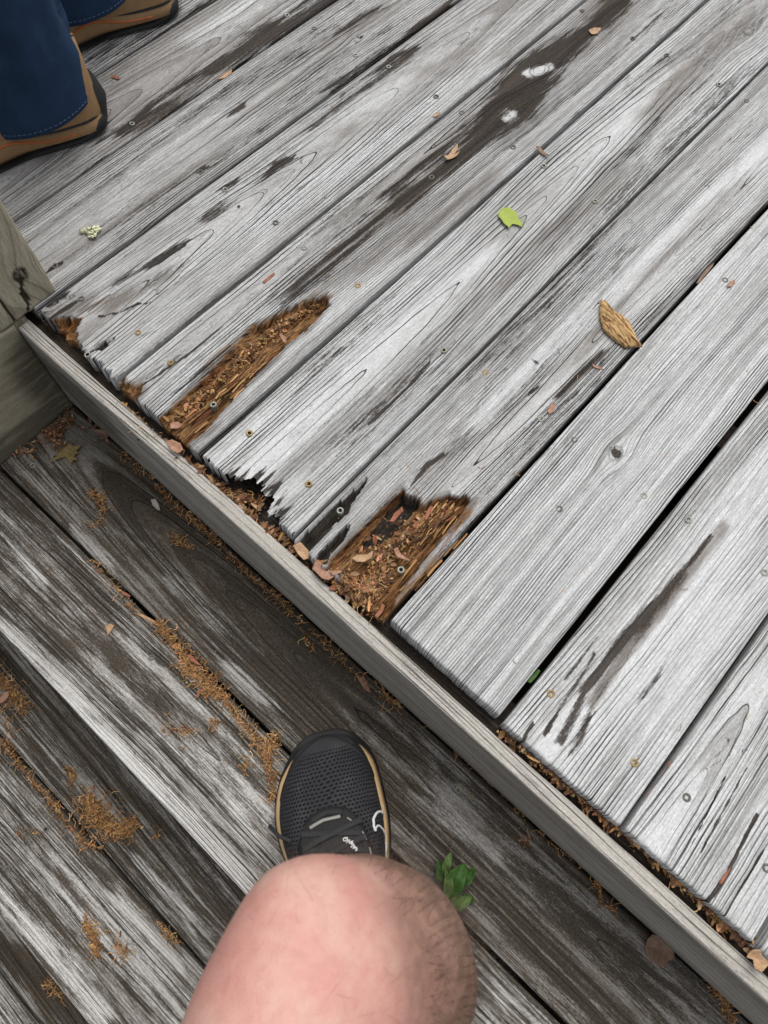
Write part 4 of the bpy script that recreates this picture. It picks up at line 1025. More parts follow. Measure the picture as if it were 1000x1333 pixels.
for hl, hip, sd_ in ((h1, np.array([0.36, 1.00, 0.92]), 5), (h2, np.array([0.42, 1.13, 0.92]), 8)):
    hip = hip.astype(float)
    mj, (sv, sf) = trouser(hl, hip, sd_)
    o = link('trouser_leg', mj, None, M_DENIM); onto(o, jeans)
    so = mj.materials
    sm_ = o.modifiers.new('thick', 'SOLIDIFY'); sm_.thickness = 0.0025; sm_.offset = -1
    onto(link('seam_stitching', mesh_np('seam_stitching', sv, sf), None, M_STITCH), jeans)
pth = [np.array([0.39, 1.065, 0.84]), np.array([0.39, 1.065, 0.95]), np.array([0.39, 1.065, 1.06])]
onto(link('seat_of_jeans', grid_mesh('seat_of_jeans', loft(pth, [(.17, .11), (.18, .12), (.165, .105)], 48, DR, 6)), None, M_DENIM), jeans)

# ------------------------------------------------------------------ litter in the gaps, holes and on the steps
class Acc:
    def __init__(s): s.V = []; s.F = []; s.C = []
    def add(s, V, F, c):
        o = len(s.V); s.V += [tuple(v) for v in V]; s.F += [tuple(i + o for i in f) for f in F]; s.C += [(*c, 1.0)] * len(V)
    def obj(s, name, mat):
        me = mesh_np(name, s.V, s.F, smooth=False)
        at = me.color_attributes.new('col', 'FLOAT_COLOR', 'POINT'); at.data.foreach_set('color', np.array(s.C, np.float32).ravel())
        return link(name, me, None, mat)
n = N('dry_litter'); lc = n.attrc('col'); k = n.noise(n.coord(), 700, 3, 0.6)
mm = n.t.nodes.new('ShaderNodeVectorMath'); mm.operation = 'SCALE'; n.put(mm.inputs[0], lc); n.put(mm.inputs['Scale'], n.math('MULTIPLY_ADD', k, 1.0, 0.5)); M_LIT = n.out(mm.outputs[0], 0.85, 0.15)
rl = random.Random(8)
TAN = [(0.42, 0.24, 0.10), (0.34, 0.185, 0.075), (0.50, 0.31, 0.14), (0.22, 0.11, 0.042), (0.38, 0.21, 0.085)]
REDS = [(0.24, 0.095, 0.05), (0.17, 0.075, 0.04), (0.36, 0.19, 0.105), (0.11, 0.052, 0.03), (0.38, 0.25, 0.15), (0.20, 0.11, 0.06)]
DARKS = [(0.05, 0.028, 0.016), (0.09, 0.05, 0.028), (0.14, 0.075, 0.04)]
def vary(c, r=rl): f = r.uniform(0.5, 1.4); return tuple(min(1, v * f * r.uniform(0.93, 1.07)) for v in c)
def crumb(A, p, r, c):
    a, b, h = r * rl.uniform(.6, 1.3), r * rl.uniform(.5, 1), r * rl.uniform(.4, .8); w = rl.uniform(0, 6.28); ca, sa = math.cos(w), math.sin(w)
    pts = [(a, 0, 0), (0, b, 0), (-a, 0, rl.uniform(-h, h) * .3), (0, -b, 0), (rl.uniform(-a, a) * .3, 0, h), (0, 0, -h)]
    V = [(p[0] + x * ca - y * sa, p[1] + x * sa + y * ca, p[2] + h * .6 + z) for x, y, z in pts]
    A.add(V, [(0, 1, 4), (1, 2, 4), (2, 3, 4), (3, 0, 4), (1, 0, 5), (2, 1, 5), (3, 2, 5), (0, 3, 5)], c)
def thread(A, p, L, c, r=0.00045, up=0.003):
    w = rl.uniform(0, 6.28); pts = [np.array(p, float)]; n_ = max(3, int(L / 0.0025)); cur = rl.gauss(0, .35)
    for i in range(n_):
        w += cur + rl.gauss(0, .35); q = pts[-1] + np.array([math.cos(w), math.sin(w), 0]) * L / n_; q[2] = p[2] + abs(math.sin(i * 1.1 + w)) * up; pts.append(q)
    V, F = tube(pts, r, 3); A.add(V, F, c)
    if rl.random() < .5:
        for q in pts[1::2]: crumb(A, q, r * rl.uniform(1.4, 2.4), vary(c))
def flake(A, p, L, w, rot, c, curl=0.3, tilt=0.0, lift=0.0008):
    V = []; F = []; cr, sr = math.cos(rot), math.sin(rot); n_ = 6
    for i in range(n_):
        u = i / (n_ - 1); x = (u - .5) * L; hw = w * .5 * math.sin(math.pi * (0.08 + 0.84 * u)) ** .8; z = lift + curl * L * (u - .5) ** 2 * 1.6 + tilt * x
        for y, zz in ((-hw, hw * .35), (0, 0), (hw, hw * .45)): V.append((p[0] + x * cr - y * sr, p[1] + x * sr + y * cr, p[2] + z + zz * .8))
    for i in range(n_ - 1):
        for j in range(2): F.append((i * 3 + j, i * 3 + j + 1, (i + 1) * 3 + j + 1, (i + 1) * 3 + j))
    A.add(V, F, c)
def along_px(pl, n_, z, spread, fn):
    W_ = pts_world(pl, z); seg = [math.hypot(b[0] - a[0], b[1] - a[1]) for a, b in zip(W_[:-1], W_[1:])]; tot = sum(seg)
    for _ in range(n_):
        t = rl.uniform(0, tot)
        for a, b, l in zip(W_[:-1], W_[1:], seg):
            if t <= l: break
            t -= l
        u = min(1, t / max(l, 1e-6)); wd = (a[2] + (b[2] - a[2]) * u) * spread
        x = a[0] + (b[0] - a[0]) * u; y = a[1] + (b[1] - a[1]) * u; ang = rl.uniform(0, 6.28); rr = abs(rl.gauss(0, .5)) * wd
        fn(x + math.cos(ang) * rr, y + math.sin(ang) * rr, 1 - min(1, rr / max(wd, 1e-5)))
# --- frass and scales inside the rotten boards and the gap behind the riser
H_ = Acc()
zf = -0.0135
def hole_fill(pl, n_, z0, z1, tanp=.6, big=.10):
    def f(x, y, k):
        z = z0 + (z1 - z0) * k * rl.uniform(0.3, 1); t = rl.random()
        if t < big: flake(H_, (x, y, z), rl.uniform(.004, .015), rl.uniform(.0018, .0055), rl.choice([rl.uniform(0, 6.28), rl.gauss(0, .4)]), vary(rl.choice(REDS + TAN[:2] + DARKS[1:])), rl.uniform(-.3, .5), rl.uniform(-.5, .5))
        elif t < big + .07: thread(H_, (x, y, z), rl.uniform(.006, .016), vary(rl.choice(TAN)))
        else: crumb(H_, (x, y, z), rl.choice([rl.uniform(.0006, .0016), rl.uniform(.001, .0028)]), vary(rl.choice(TAN if rl.random() < tanp else DARKS if rl.random() < .5 else REDS)))
    along_px(pl, int(n_ * .8), -0.010, 1.0, f)
hole_fill([(440, 752, 22), (480, 770, 24), (500, 745, 34), (490, 715, 22)], 1500, -0.017, -0.005, .7, .12)
hole_fill([(500, 720, 30), (540, 690, 26), (575, 665, 20)], 700, -0.016, -0.006, .5, .15)
hole_fill([(420, 735, 14), (450, 765, 14), (490, 795, 10)], 420, -0.018, -0.008, .7, .16)
hole_fill([(220, 550, 16), (260, 522, 18), (310, 470, 16), (370, 420, 13), (415, 398, 8)], 1150, -0.013, -0.006, .65, .06)
hole_fill([(150, 520, 9), (200, 565, 11), (245, 600, 9)], 420, -0.026, -0.014, .35, .22)
hole_fill([(250, 602, 8), (300, 645, 14), (350, 690, 14), (395, 715, 9)], 480, -0.026, -0.012, .25, .28)
hole_fill([(300, 638, 10), (340, 655, 12)], 110, -0.026, -0.016, .1, .5)
hole_fill([(400, 722, 8), (440, 752, 8), (490, 800, 6)], 200, -0.026, -0.014, .4, .25)
hole_fill([(650, 950, 4), (740, 1025, 5), (860, 1125, 6), (975, 1232, 6)], 700, -0.024, -0.012, .55, .14)
hole_fill([(980, 1240, 8), (1000, 1225, 6)], 60, -0.022, -0.010, .5, .25)
for (x0, y0, x1, y1) in ((610, 660, 505, 795), (600, 690, 520, 780), (588, 660, 545, 712), (596, 655, 560, 690), (580, 655, 540, 700), (240, 560, 330, 480), (300, 520, 360, 455)):
    for _ in range(44):                          # loose fibres lying along the grain of the rotten boards
        u0 = rl.uniform(0, .7); u1 = u0 + rl.uniform(.12, .3); jx, jy = rl.gauss(0, 5), rl.gauss(0, 5)
        a = P(x0 + (x1 - x0) * u0 + jx, y0 + (y1 - y0) * u0 + jy, -0.010); b = P(x0 + (x1 - x0) * u1 + jx, y0 + (y1 - y0) * u1 + jy, -0.008)
        z = rl.uniform(-.013, -.004); a[2] = z; b[2] = z + rl.uniform(-.002, .003); m_ = (a + b) / 2 + np.array([rl.gauss(0, .0008), rl.gauss(0, .0008), .0006])
        V, F = tube([a, m_, b], rl.uniform(.0003, .0012), 4); H_.add(V, F, vary(rl.choice(TAN + REDS[:2] + DARKS)))
tag(H_.obj('rot_debris', M_LIT), 'crumbly brown rotten wood and bud scales filling the broken board ends', 'debris', kind='stuff')
# --- catkin litter on the treads
K_ = Acc()
def litter(pl, n_, z, pile=0.003, thr=.42, red=.04, cols=TAN):
    def f(x, y, k):
        zz = z + 0.0004 + pile * k * rl.random(); t = rl.random()
        if t < thr: thread(K_, (x, y, zz), rl.uniform(.005, .014), vary(rl.choice(cols)), rl.uniform(.00035, .0006))
        elif t < thr + red: flake(K_, (x, y, zz), rl.uniform(.004, .008), rl.uniform(.002, .003), rl.uniform(0, 6.28), vary(rl.choice(REDS)))
        else: crumb(K_, (x, y, zz), rl.uniform(.0007, .0015), vary(rl.choice(cols)))
    along_px(pl, n_, z, 1.0, f)
z1, z2, z3 = TZ
litter([(120, 728, 5), (150, 765, 6), (180, 800, 4)], 90, z1); litter([(205, 812, 6), (235, 845, 11), (250, 875, 26)], 420, z1, .004); litter([(250, 870, 34), (285, 905, 14)], 460, z1, .004, .3)
litter([(285, 900, 7), (320, 945, 8), (350, 985, 13), (356, 1040, 9)], 560, z1, .003, .3); litter([(345, 975, 16), (362, 960, 10)], 130, z1)
litter([(272, 935, 4), (285, 945, 5)], 30, z1); litter([(322, 990, 5), (318, 1010, 4)], 26, z1); litter([(215, 945, 14), (250, 955, 12)], 60, z1, .001, .3); litter([(120, 640, 4), (135, 655, 8)], 60, z1)
litter([(115, 690, 6), (135, 675, 4)], 26, z1); litter([(130, 640, 5), (137, 665, 3)], 40, z1); litter([(225, 700, 4), (250, 715, 3)], 36, z1); litter([(222, 690, 4), (240, 712, 3)], 26, z1)
litter([(205, 632, 3), (230, 662, 4), (268, 690, 5), (310, 735, 6), (345, 765, 4)], 330, z1, .003, .35, .10); litter([(345, 765, 3), (400, 815, 4), (450, 865, 4), (520, 925, 4)], 150, z1, .002, .55, .06)
litter([(395, 830, 4), (410, 845, 4)], 24, z1); litter([(490, 885, 6), (505, 910, 5), (525, 922, 3)], 60, z1); litter([(160, 590, 3), (200, 625, 3)], 70, z1, .002, .3, .2)
litter([(690, 1092, 2), (672, 1095, 3)], 22, z1, .001); litter([(770, 1130, 3), (785, 1175, 7), (800, 1185, 8)], 130, z1, .002, .2); litter([(700, 1082, 2), (760, 1135, 3)], 40, z1, .001, .3, .2)
litter([(925, 1280, 6), (945, 1310, 10), (955, 1330, 10)], 190, z1, .002, .2, .1); litter([(560, 945, 2), (690, 1070, 3)], 60, z1, .001, .3)
litter([(92, 545, 10), (70, 570, 12), (85, 555, 16)], 200, z1, .006, .3, .35, REDS + DARKS + TAN[:2]); litter([(60, 560, 8), (85, 590, 14)], 130, z1, .004, .3, .3, TAN + REDS); litter([(12, 590, 6), (40, 590, 6), (95, 530, 8)], 80, z1, .004, .3, .3, REDS + TAN)
litter([(115, 545, 8), (145, 580, 4)], 60, z1, .003, .3, .3, REDS + DARKS)
litter([(0, 880, 14), (18, 905, 16), (32, 925, 12)], 330, z2, .004, .5); litter([(0, 870, 10), (15, 960, 8)], 60, z2)
litter([(92, 1000, 6), (96, 1020, 5)], 70, z2); litter([(115, 1040, 22), (135, 1070, 26), (155, 1082, 20), (175, 1072, 8)], 900, z2, .005, .62)
litter([(0, 962, 6), (30, 1000, 6), (70, 1048, 6), (110, 1098, 6), (135, 1105, 5)], 380, z2, .003, .3, .08); litter([(200, 1092, 2), (210, 1086, 3)], 16, z2)
litter([(112, 1195, 10), (120, 1215, 10), (128, 1240, 8)], 260, z2, .003, .35); litter([(150, 1230, 14), (165, 1245, 12)], 80, z2, .001, .3); litter([(205, 1200, 3), (232, 1228, 4)], 100, z2, .002, .3)
litter([(140, 1255, 8)], 30, z2, .001) if False else None
litter([(58, 1275, 4), (82, 1300, 4)], 60, z3, .002); litter([(60, 1085, 3), (20, 1080, 6)], 20, z2, .001)
tag(K_.obj('catkin_litter', M_LIT), 'tan crumbs and catkin threads strewn over the steps and in their gaps', 'litter', kind='stuff')
# tiny specks here and there on the deck
D_ = Acc()
for _ in range(90):
    p = P(rl.uniform(100, 990), rl.uniform(20, 1000), 0.0006)
    if p[0] < XE + .02 or p[1] > .95: continue
    if rl.random() < .5: thread(D_, p, rl.uniform(.004, .012), vary(rl.choice(TAN)), .0003, .001)
    else: crumb(D_, p, rl.uniform(.0006, .0012), vary(rl.choice(REDS + TAN)))
tag(D_.obj('deck_litter', M_LIT), 'fine brown specks and hair-thin threads scattered over the grey boards', 'litter', kind='stuff')

# ------------------------------------------------------------------ leaves, chips and other single things
def leafmat(name, c1, c2, sc=300, rough=0.6, tr=0.0):
    n = N(name); k = n.noise(n.coord(), sc, 4, 0.65); n.bump(k, 0.5, 0.0006)
    return n.out(n.mix(n.smooth(k, 0.3, 0.7), c1, c2), rough, 0.3)
M_GREEN = leafmat('fresh_leaf', (0.25, 0.32, 0.045), (0.33, 0.39, 0.075), 500)
M_DGREEN = leafmat('dark_green_leaf', (0.018, 0.060, 0.006), (0.04, 0.105, 0.012)); M_YGREEN = leafmat('pale_green_leaf', (0.055, 0.105, 0.022), (0.11, 0.17, 0.045))
M_BRLEAF = leafmat('brown_leaf', (0.14, 0.082, 0.055), (0.23, 0.145, 0.10), 200); M_OLLEAF = leafmat('dried_leaf', (0.13, 0.10, 0.035), (0.26, 0.19, 0.075), 300)
M_RED = leafmat('red_chip', (0.32, 0.12, 0.065), (0.19, 0.07, 0.04)); M_PINK = leafmat('pink_scale', (0.38, 0.215, 0.14), (0.24, 0.12, 0.075)); M_TANL = leafmat('tan_scrap', (0.44, 0.29, 0.17), (0.32, 0.19, 0.10))
M_ORNG = leafmat('orange_strip', (0.40, 0.17, 0.035), (0.22, 0.085, 0.02), 150); M_CREAM = leafmat('cream_lichen', (0.66, 0.66, 0.42), (0.76, 0.76, 0.54), 900, 0.9); M_SEED = leafmat('grey_seed', (0.36, 0.33, 0.28), (0.42, 0.38, 0.33))
n = N('chip_wood'); q = n.scale(n.coord(), (1, 1, 1)); kx = n.noise(n.scale(n.coord(), (55, 420, 300)), 1, 4, 0.65); n.bump(kx, 0.9, 0.0016)
M_CHIP = n.out(n.mix(n.smooth(kx, 0.36, 0.6), (0.12, 0.055, 0.02), (0.55, 0.36, 0.17)), 0.85, 0.15)
def leaf_px(name, outline, z, mat, label, cat, lift=0.002, curl=0.004, thick=0.0006, group=None, wav=1.0, parent=None, seed=1, spine=None):
    """a curled thin leaf or scrap whose outline lies on the surface at height z"""
    W_ = np.array([P(x, y, z) for x, y in outline]); c = W_.mean(0)
    # densify the rim and build rings towards the middle
    rim = []
    m = len(W_)
    for i in range(m):
        a, b = W_[i], W_[(i + 1) % m]
        k_ = max(1, int(np.linalg.norm(b - a) / 0.003))
        for k in range(k_): rim.append(a + (b - a) * k / k_)
    rim = np.array(rim); nr_ = len(rim); V = []; F = []
    rr = max(np.linalg.norm(rim - c, axis=1))
    ax = rim[np.argmax(np.linalg.norm(rim - c, axis=1))] - c; ax /= np.linalg.norm(ax); sd = np.cross(ax, (0, 0, 1.0))
    def zof(p):
        d_ = p - c; s_ = (d_ @ sd) / rr; a_ = (d_ @ ax) / rr
        return lift + curl * (abs(s_) ** 1.5 + 0.6 * a_ * a_) + wav * 0.0016 * (float(fbm(p[0] * 130, p[1] * 130, seed, 2)) - .5)
    for k in (1.0, 0.8, 0.55, 0.28):
        for p in rim:
            q_ = c + (p - c) * k; V.append((q_[0], q_[1], z + zof(q_)))
    V.append((c[0], c[1], z + zof(c)))
    for k in range(3):
        for i in range(nr_): F.append((k * nr_ + i, k * nr_ + (i + 1) % nr_, (k + 1) * nr_ + (i + 1) % nr_, (k + 1) * nr_ + i))
    for i in range(nr_): F.append((3 * nr_ + i, 3 * nr_ + (i + 1) % nr_, 4 * nr_))
    V = np.array(V) - np.array([c[0], c[1], z])
    me = mesh_np(name, V, F)
    bm = bmesh.new(); bm.from_mesh(me); bmesh.ops.recalc_face_normals(bm, faces=bm.faces); bm.to_mesh(me); bm.free()
    o = link(name, me, None, mat); o.location = (c[0], c[1], z)
    md = o.modifiers.new('thick', 'SOLIDIFY'); md.thickness = thick; md.offset = 0
    if parent is not None: onto(o, parent)
    else: tag(o, label, cat, group)
    return o
leaf_px('maple_leaf', [(648, 280), (652, 275), (658, 273), (664, 274), (667, 277), (672, 279), (674, 285), (677, 289), (680, 292), (679, 297), (682, 299.5), (678, 297), (673, 294), (667, 293), (664, 296), (662, 300), (660, 297), (655, 293), (652, 288), (648, 284)], 0.0, M_GREEN, 'torn bright green leaf lying on the grey deck boards', 'leaf', 0.0012, 0.005, wav=2.0)
# chip of wood
ch = [(779, 402), (781, 395), (785, 397), (795, 408), (808, 415), (818, 428), (829, 447), (834, 455), (825, 454), (813, 455), (804, 449), (793, 440), (784, 432), (780, 418)]
W_ = np.array([P(x, y, 0) for x, y in ch]); c = W_.mean(0); ax = W_[7] - W_[1]; ang = math.atan2(ax[1], ax[0])
R2 = np.array([[math.cos(-ang), -math.sin(-ang)], [math.sin(-ang), math.cos(-ang)]])
loc = (W_ - c)[:, :2] @ R2.T
rim = []
for i in range(len(loc)):
    a, b = loc[i], loc[(i + 1) % len(loc)]; k_ = max(1, int(np.linalg.norm(b - a) / .0025))
    for k in range(k_): rim.append(a + (b - a) * k / k_ + np.array([rl.gauss(0, .0003), rl.gauss(0, .0004)]))
V = []; F = []; nr_ = len(rim)
for k, (sc_, zz) in enumerate(((.92, .001), (1, .003), (.97, .006), (.75, .008), (.45, .0085), (.15, .0085))):
    for p in rim:
        x, y = p * sc_; V.append((x, y, zz + (0.0016 * math.sin(y * 900 + 9 * float(fbm(x * 60, y * 60, 3, 2))) if k > 1 else 0) + 0.10 * (y + 0.006) * (k > 0) - 0.02 * x * (k > 0)))
for k in range(5):
    for i in range(nr_): F.append((k * nr_ + i, k * nr_ + (i + 1) % nr_, (k + 1) * nr_ + (i + 1) % nr_, (k + 1) * nr_ + i))
F.append(tuple(range(nr_))[::-1]); F.append(tuple(range(5 * nr_, 6 * nr_)))
o = link('wood_chip', mesh_np('wood_chip', V, F), None, M_CHIP); o.location = (c[0], c[1], 0.0008); o.rotation_euler = (0, 0, ang)
tag(o, 'long tan chip of split wood lying beside a board gap', 'wood chip')
# lichen crumb
A = []
for (px, py, r) in [(107, 303, .0032), (111, 301, .003), (115, 300, .0035), (119, 299, .0035), (123, 298, .004), (127, 297, .0035), (129, 300, .003), (125, 302, .004), (121, 304, .0038), (117, 305, .0035), (118, 309, .0035), (121, 310, .003), (124, 307, .0032), (113, 303, .0026)]:
    p = P(px, py, 0.0012)
    for _ in range(3):
        bmx = bmesh.new(); bmesh.ops.create_icosphere(bmx, subdivisions=1, radius=r * rl.uniform(.45, .7))
        V = [np.array(v.co) * np.array([1, 1, .6]) * rl.uniform(.85, 1.15) + p + np.array([rl.gauss(0, .0014), rl.gauss(0, .0014), rl.uniform(.001, .003)]) for v in bmx.verts]; F = [tuple(v.index for v in f.verts) for f in bmx.faces]; bmx.free(); A.append((V, F))
V, F = merge(A)
tag(link('lichen_flake', mesh_np('lichen_flake', V, F), None, M_CREAM), 'small crusty pale yellow flake of lichen on the deck near the post', 'lichen')
# green sprig
sp = tag(empty('leaf_sprig', tuple(P(585, 1172, z1))), 'sprig of dark green leaves lying on the step beside the running shoe', 'leaf sprig')
def blade(base, tip, w, z0, z1_, bend, mat, curl):
    a = P(*base, z1); b = P(*tip, z1); w = w * 0.74; d_ = b - a; L = np.linalg.norm(d_); d_ /= L; s_ = np.cross(d_, (0, 0, 1.0)); V = []; F = []; n_ = 16; m = 7
    for i in range(n_):
        u = i / (n_ - 1); hw = w * (math.sin(math.pi * min(1, u ** 0.8 * 0.97 + 0.03)) ** .7) * .5
        for j in range(m):
            t = 2 * j / (m - 1) - 1
            V.append(a + d_ * L * u + s_ * (t * hw + bend * math.sin(u * 3.1)) + np.array([0, 0, z0 + (z1_ - z0) * math.sin(u * 2.2) + curl * hw * (abs(t) ** 1.5) + 0.0012 * math.sin(u * 14 + t * 2)]))
    for i in range(n_ - 1):
        for j in range(m - 1): F.append((i * m + j, i * m + j + 1, (i + 1) * m + j + 1, (i + 1) * m + j))
    o = link('leaf', mesh_np('leaf', V, F), None, mat); onto(o, sp); md = o.modifiers.new('thick', 'SOLIDIFY'); md.thickness = .0005; return o
blade((578, 1174), (578, 1122), .013, .006, .022, .003, M_YGREEN, .9); blade((576, 1150), (570, 1117), .012, .010, .016, -.002, M_DGREEN, .5)
blade((577, 1140), (584, 1107), .012, .012, .030, -.002, M_YGREEN, .6); blade((583, 1170), (604, 1122), .030, .008, .024, -.004, M_DGREEN, .5); blade((590, 1150), (616, 1128), .018, .012, .016, .002, M_DGREEN, .8)
blade((580, 1176), (612, 1166), .019, .006, .016, .002, M_YGREEN, .5); blade((600, 1165), (617, 1172), .012, .008, .008, .0, M_DGREEN, .4)
V, F = tube([P(574, 1182, z1) + np.array([0, 0, .004]), P(580, 1168, z1) + np.array([0, 0, .009]), P(583, 1150, z1) + np.array([0, 0, .012])], .0013, 6); onto(link('stem', mesh_np('stem', V, F), None, M_YGREEN), sp)
leaf_px('oak_leaf', [(840, 1222), (846, 1215), (856, 1216), (866, 1222), (874, 1232), (876, 1246), (868, 1249), (862, 1258), (852, 1255), (842, 1247), (837, 1234)], z1, M_BRLEAF, 'flat brown dead leaf lying on the step against the riser', 'leaf', .003, .006)
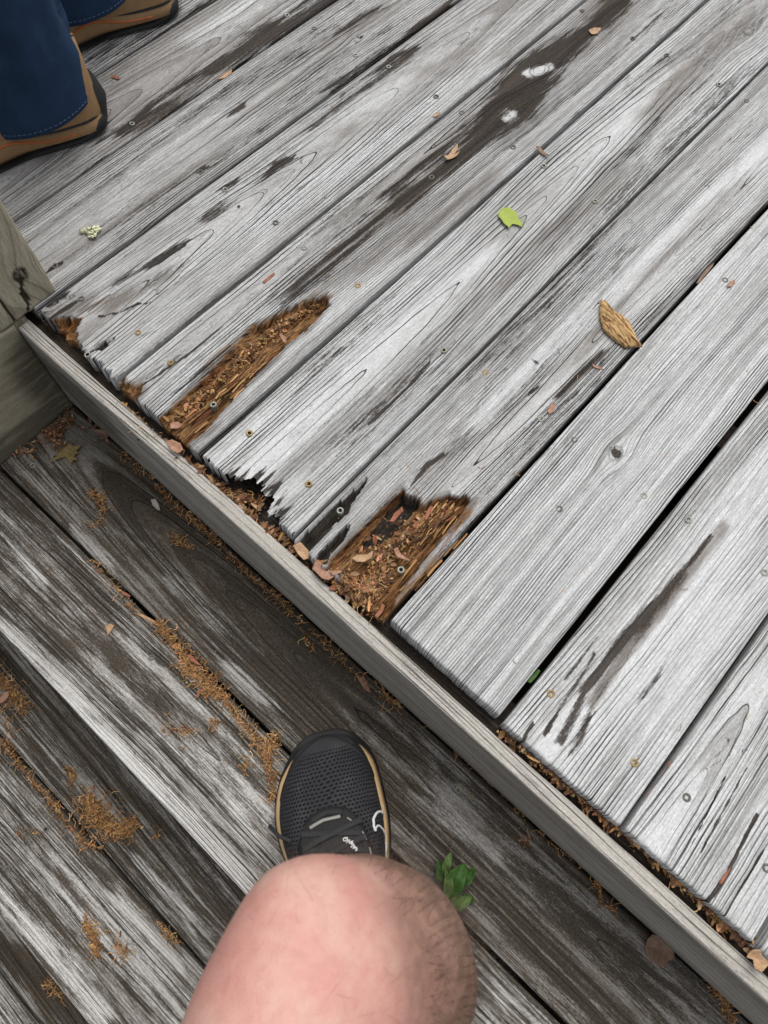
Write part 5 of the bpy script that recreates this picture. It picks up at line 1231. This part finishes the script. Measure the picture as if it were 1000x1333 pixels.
# dried lobed leaf by the post
leaf_px('dried_leaf', [(66, 604), (74, 597), (80, 588), (88, 583), (93, 578), (96, 582), (103, 582), (110, 580), (104, 586), (100, 589), (106, 591), (99, 593), (99, 597), (105, 601), (97, 601), (95, 606), (91, 601), (86, 596), (78, 598)], z1, M_OLLEAF, 'lobed olive tan dried leaf on the dark step beside the post', 'leaf', .004, .004, seed=4)
leaf_px('curled_leaf', [(120, 561), (130, 561), (138, 561), (143, 567), (142, 573), (134, 575), (131, 569), (125, 564)], z1, M_BRLEAF, 'small curled brown leaf in the dark corner below the riser', 'leaf', .003, .009, seed=6)
SC = [('seed_pod', [(197, 651), (203, 650), (207, 657), (209, 665), (205, 664), (199, 658)], z1, M_SEED, 'pale grey seed lying on the dark step below the riser', 'seed', .001, .002),
      ('leaf_scrap', [(577, 208), (583, 205), (589, 197), (595, 192), (596, 197), (591, 203), (598, 201), (594, 206), (586, 210), (582, 213)], 0, M_TANL, 'crumpled tan leaf scrap lying in the dark board stain', 'leaf scrap', .002, .008),
      ('leaf_scrap', [(697, 193), (702, 193), (708, 199), (715, 205), (710, 205), (703, 200)], 0, M_BRLEAF, 'brown twisted leaf scrap beside a screw on a board gap', 'leaf scrap', .001, .004),
      ('bud_scale', [(714, 541), (712, 536), (716, 529), (721, 526), (722, 531), (719, 538)], 0, M_PINK, 'pink bud scale lying next to a screw', 'bud scale', .001, .004),
      ('bark_strip', [(839, 1044), (843, 1034), (853, 1021), (862, 1008), (873, 990), (875, 994), (864, 1014), (853, 1031)], -.004, M_RED, 'long red brown bark strip wedged in the gap between pale boards', 'bark strip', .001, .002),
      ('bark_strip', [(905, 371), (911, 361), (919, 351), (929, 343), (927, 348), (918, 359), (909, 370)], -.002, M_BRLEAF, 'thin brown bark strip lying along the gap above the wood chip', 'bark strip', .001, .002),
      ('red_splinter', [(935, 1150), (940, 1141), (948, 1131), (951, 1130), (946, 1141), (938, 1151)], 0, M_RED, 'red splinter stuck in the long crack of the pale board', 'splinter', .001, .001),
      ('bud_scale', [(945, 375), (949, 369), (955, 365), (956, 369), (951, 375)], 0, M_PINK, 'tiny pink bud scale near the deck screw at the right edge', 'bud scale', .001, .003),
      ('wood_strip', [(602, 1214), (607, 1213), (628, 1233), (648, 1254), (660, 1268), (655, 1269), (630, 1243)], z1 - .004, M_ORNG, 'bright orange wood strip caught in the gap between two treads', 'wood strip', .002, .001),
      ('curled_leaf', [(966, 1244), (975, 1234), (983, 1234), (988, 1243), (997, 1252), (985, 1262), (976, 1258), (978, 1248)], -.008, M_TANL, 'curled pale tan leaf at the corner of the last deck board', 'leaf', .003, .01),
      ('bud_scale', [(466, 883), (473, 880), (479, 890), (483, 902), (477, 899), (471, 892)], z1, M_PINK, 'pink bud scale on the step just ahead of the shoe', 'bud scale', .001, .003),
      ('bud_scale', [(218, 578), (226, 575), (236, 579), (240, 588), (233, 593), (224, 588)], -.012, M_PINK, 'rounded pinkish scale in the gap below the second broken board', 'bud scale', .002, .006),
      ('bud_scale', [(222, 553), (232, 551), (238, 554), (234, 559), (223, 560)], -.010, M_PINK, 'pale pink rectangular scale on the rotten trench floor', 'bud scale', .002, .002),
      ('curled_leaf', [(382, 712), (392, 708), (402, 718), (403, 728), (396, 731), (388, 722)], -.010, M_TANL, 'tan leaf piece in the gap below the splintered board tips', 'leaf', .002, .006),
      ('leaf_scrap', [(458, 729), (466, 724), (478, 723), (486, 719), (484, 728), (474, 733), (464, 733)], -.008, M_TANL, 'tan curled scrap on the crumbs in the rotten hole', 'leaf scrap', .003, .006),
      ('leaf_scrap', [(512, 717), (517, 715), (522, 722), (532, 730), (534, 733), (526, 730), (516, 726)], -.007, M_PINK, 'pinkish twisted scrap above the bare screw in the hole', 'leaf scrap', .003, .006),
      ('bark_strip', [(407, 742), (412, 730), (418, 734), (424, 750), (440, 744), (446, 746), (428, 757), (420, 755)], -.008, M_PINK, 'folded pink bark strip at the lower lip of the hole', 'bark strip', .003, .006),
      ('bark_strip', [(552, 676), (558, 662), (563, 661), (560, 670), (554, 680)], -.007, M_RED, 'upright red sliver in the middle of the hole', 'bark strip', .003, .004),
      ('bark_strip', [(507, 682), (513, 670), (523, 663), (525, 668), (517, 675), (512, 682)], -.009, M_RED, 'curled red sliver at the upper end of the hole', 'bark strip', .003, .008),
      ('bark_strip', [(488, 802), (494, 795), (497, 787), (501, 790), (498, 798), (491, 806)], -.009, M_RED, 'red sliver at the tip of the hole beside the riser', 'bark strip', .003, .004),
      ('bud_scale', [(368, 444), (364, 438), (367, 436), (372, 441), (374, 447), (370, 448)], -.004, M_PINK, 'pink scale on the lip of the rotten trench', 'bud scale', .002, .003),
      ('red_splinter', [(342, 367), (350, 360), (357, 355), (358, 358), (350, 365), (344, 370)], 0, M_RED, 'thin red splinter on the board above the rotten trench', 'splinter', .0008, .001),
      ('twig', [(176, 799), (184, 799), (198, 806), (220, 821), (222, 825), (206, 816), (190, 806)], z1, M_TANL, 'flat tan twig lying along the first tread gap', 'twig', .001, .002),
      ('bud_scale', [(158, 770), (163, 771), (171, 776), (170, 779), (160, 774)], z1, M_RED, 'red scale in the tread gap above the flat twig', 'bud scale', .002, .003),
      ('bud_scale', [(243, 853), (249, 853), (257, 860), (263, 867), (258, 866), (249, 860)], z1 + .003, M_RED, 'red orange scale on top of the crumb heap in the tread gap', 'bud scale', .002, .003),
      ('bud_scale', [(256, 907), (259, 900), (266, 896), (266, 899), (261, 904), (258, 910)], z1 + .001, M_RED, 'curved red scale below the crumb heap on the tread', 'bud scale', .002, .003),
      ('bud_scale', [(0, 913), (5, 905), (13, 900), (14, 906), (7, 914), (1, 917)], z2 + .003, M_PINK, 'pink scale in the litter on the lower step', 'bud scale', .003, .004),
      ('leaf_scrap', [(138, 816), (144, 812), (150, 815), (148, 818), (141, 828), (140, 821)], z1, M_TANL, 'curved tan scrap on the middle of the upper tread', 'leaf scrap', .001, .004),
      ('green_scrap', [(686, 888), (692, 880), (700, 872), (703, 874), (697, 883), (690, 890)], -.004, M_DGREEN, 'bit of green leaf in the black gap between two boards', 'leaf scrap', .001, .003),
      ('bud_scale', [(766, 41), (773, 38), (782, 39), (778, 45), (770, 47)], 0, M_TANL, 'pale scale on the black stain near the top edge', 'bud scale', .001, .003),
      ('bud_scale', [(240, 99), (146, 104), (150, 100)][:0] or [(145, 101), (150, 99), (157, 103), (154, 105)], 0, M_RED, 'red speck of bark beside the jeans hem', 'bud scale', .001, .002),
      ('leaf_scrap', [(563, 154), (566, 149), (573, 147), (570, 152)], 0, M_TANL, 'tan scrap on the long gap near the top', 'leaf scrap', .001, .003),
      ('leaf_scrap', [(283, 106), (292, 97), (302, 92), (302, 96), (293, 102)], 0, M_TANL, 'tan scrap on the dark stained gap right of the jeans', 'leaf scrap', .001, .003),
      ('twig', [(598, 1020), (600, 1020), (617, 1040), (616, 1042)], z1, M_OLLEAF, 'straw-like twig beside the screw on the tread', 'twig', .001, .001),
      ('twig', [(770, 475), (783, 479), (786, 482), (772, 479)], 0, M_PINK, 'short pink twig across the board just below the wood chip', 'twig', .001, .001)]
for q in SC: leaf_px(q[0], q[1], q[2], q[3], q[4], q[5], q[6], q[7], seed=rl.randrange(50))
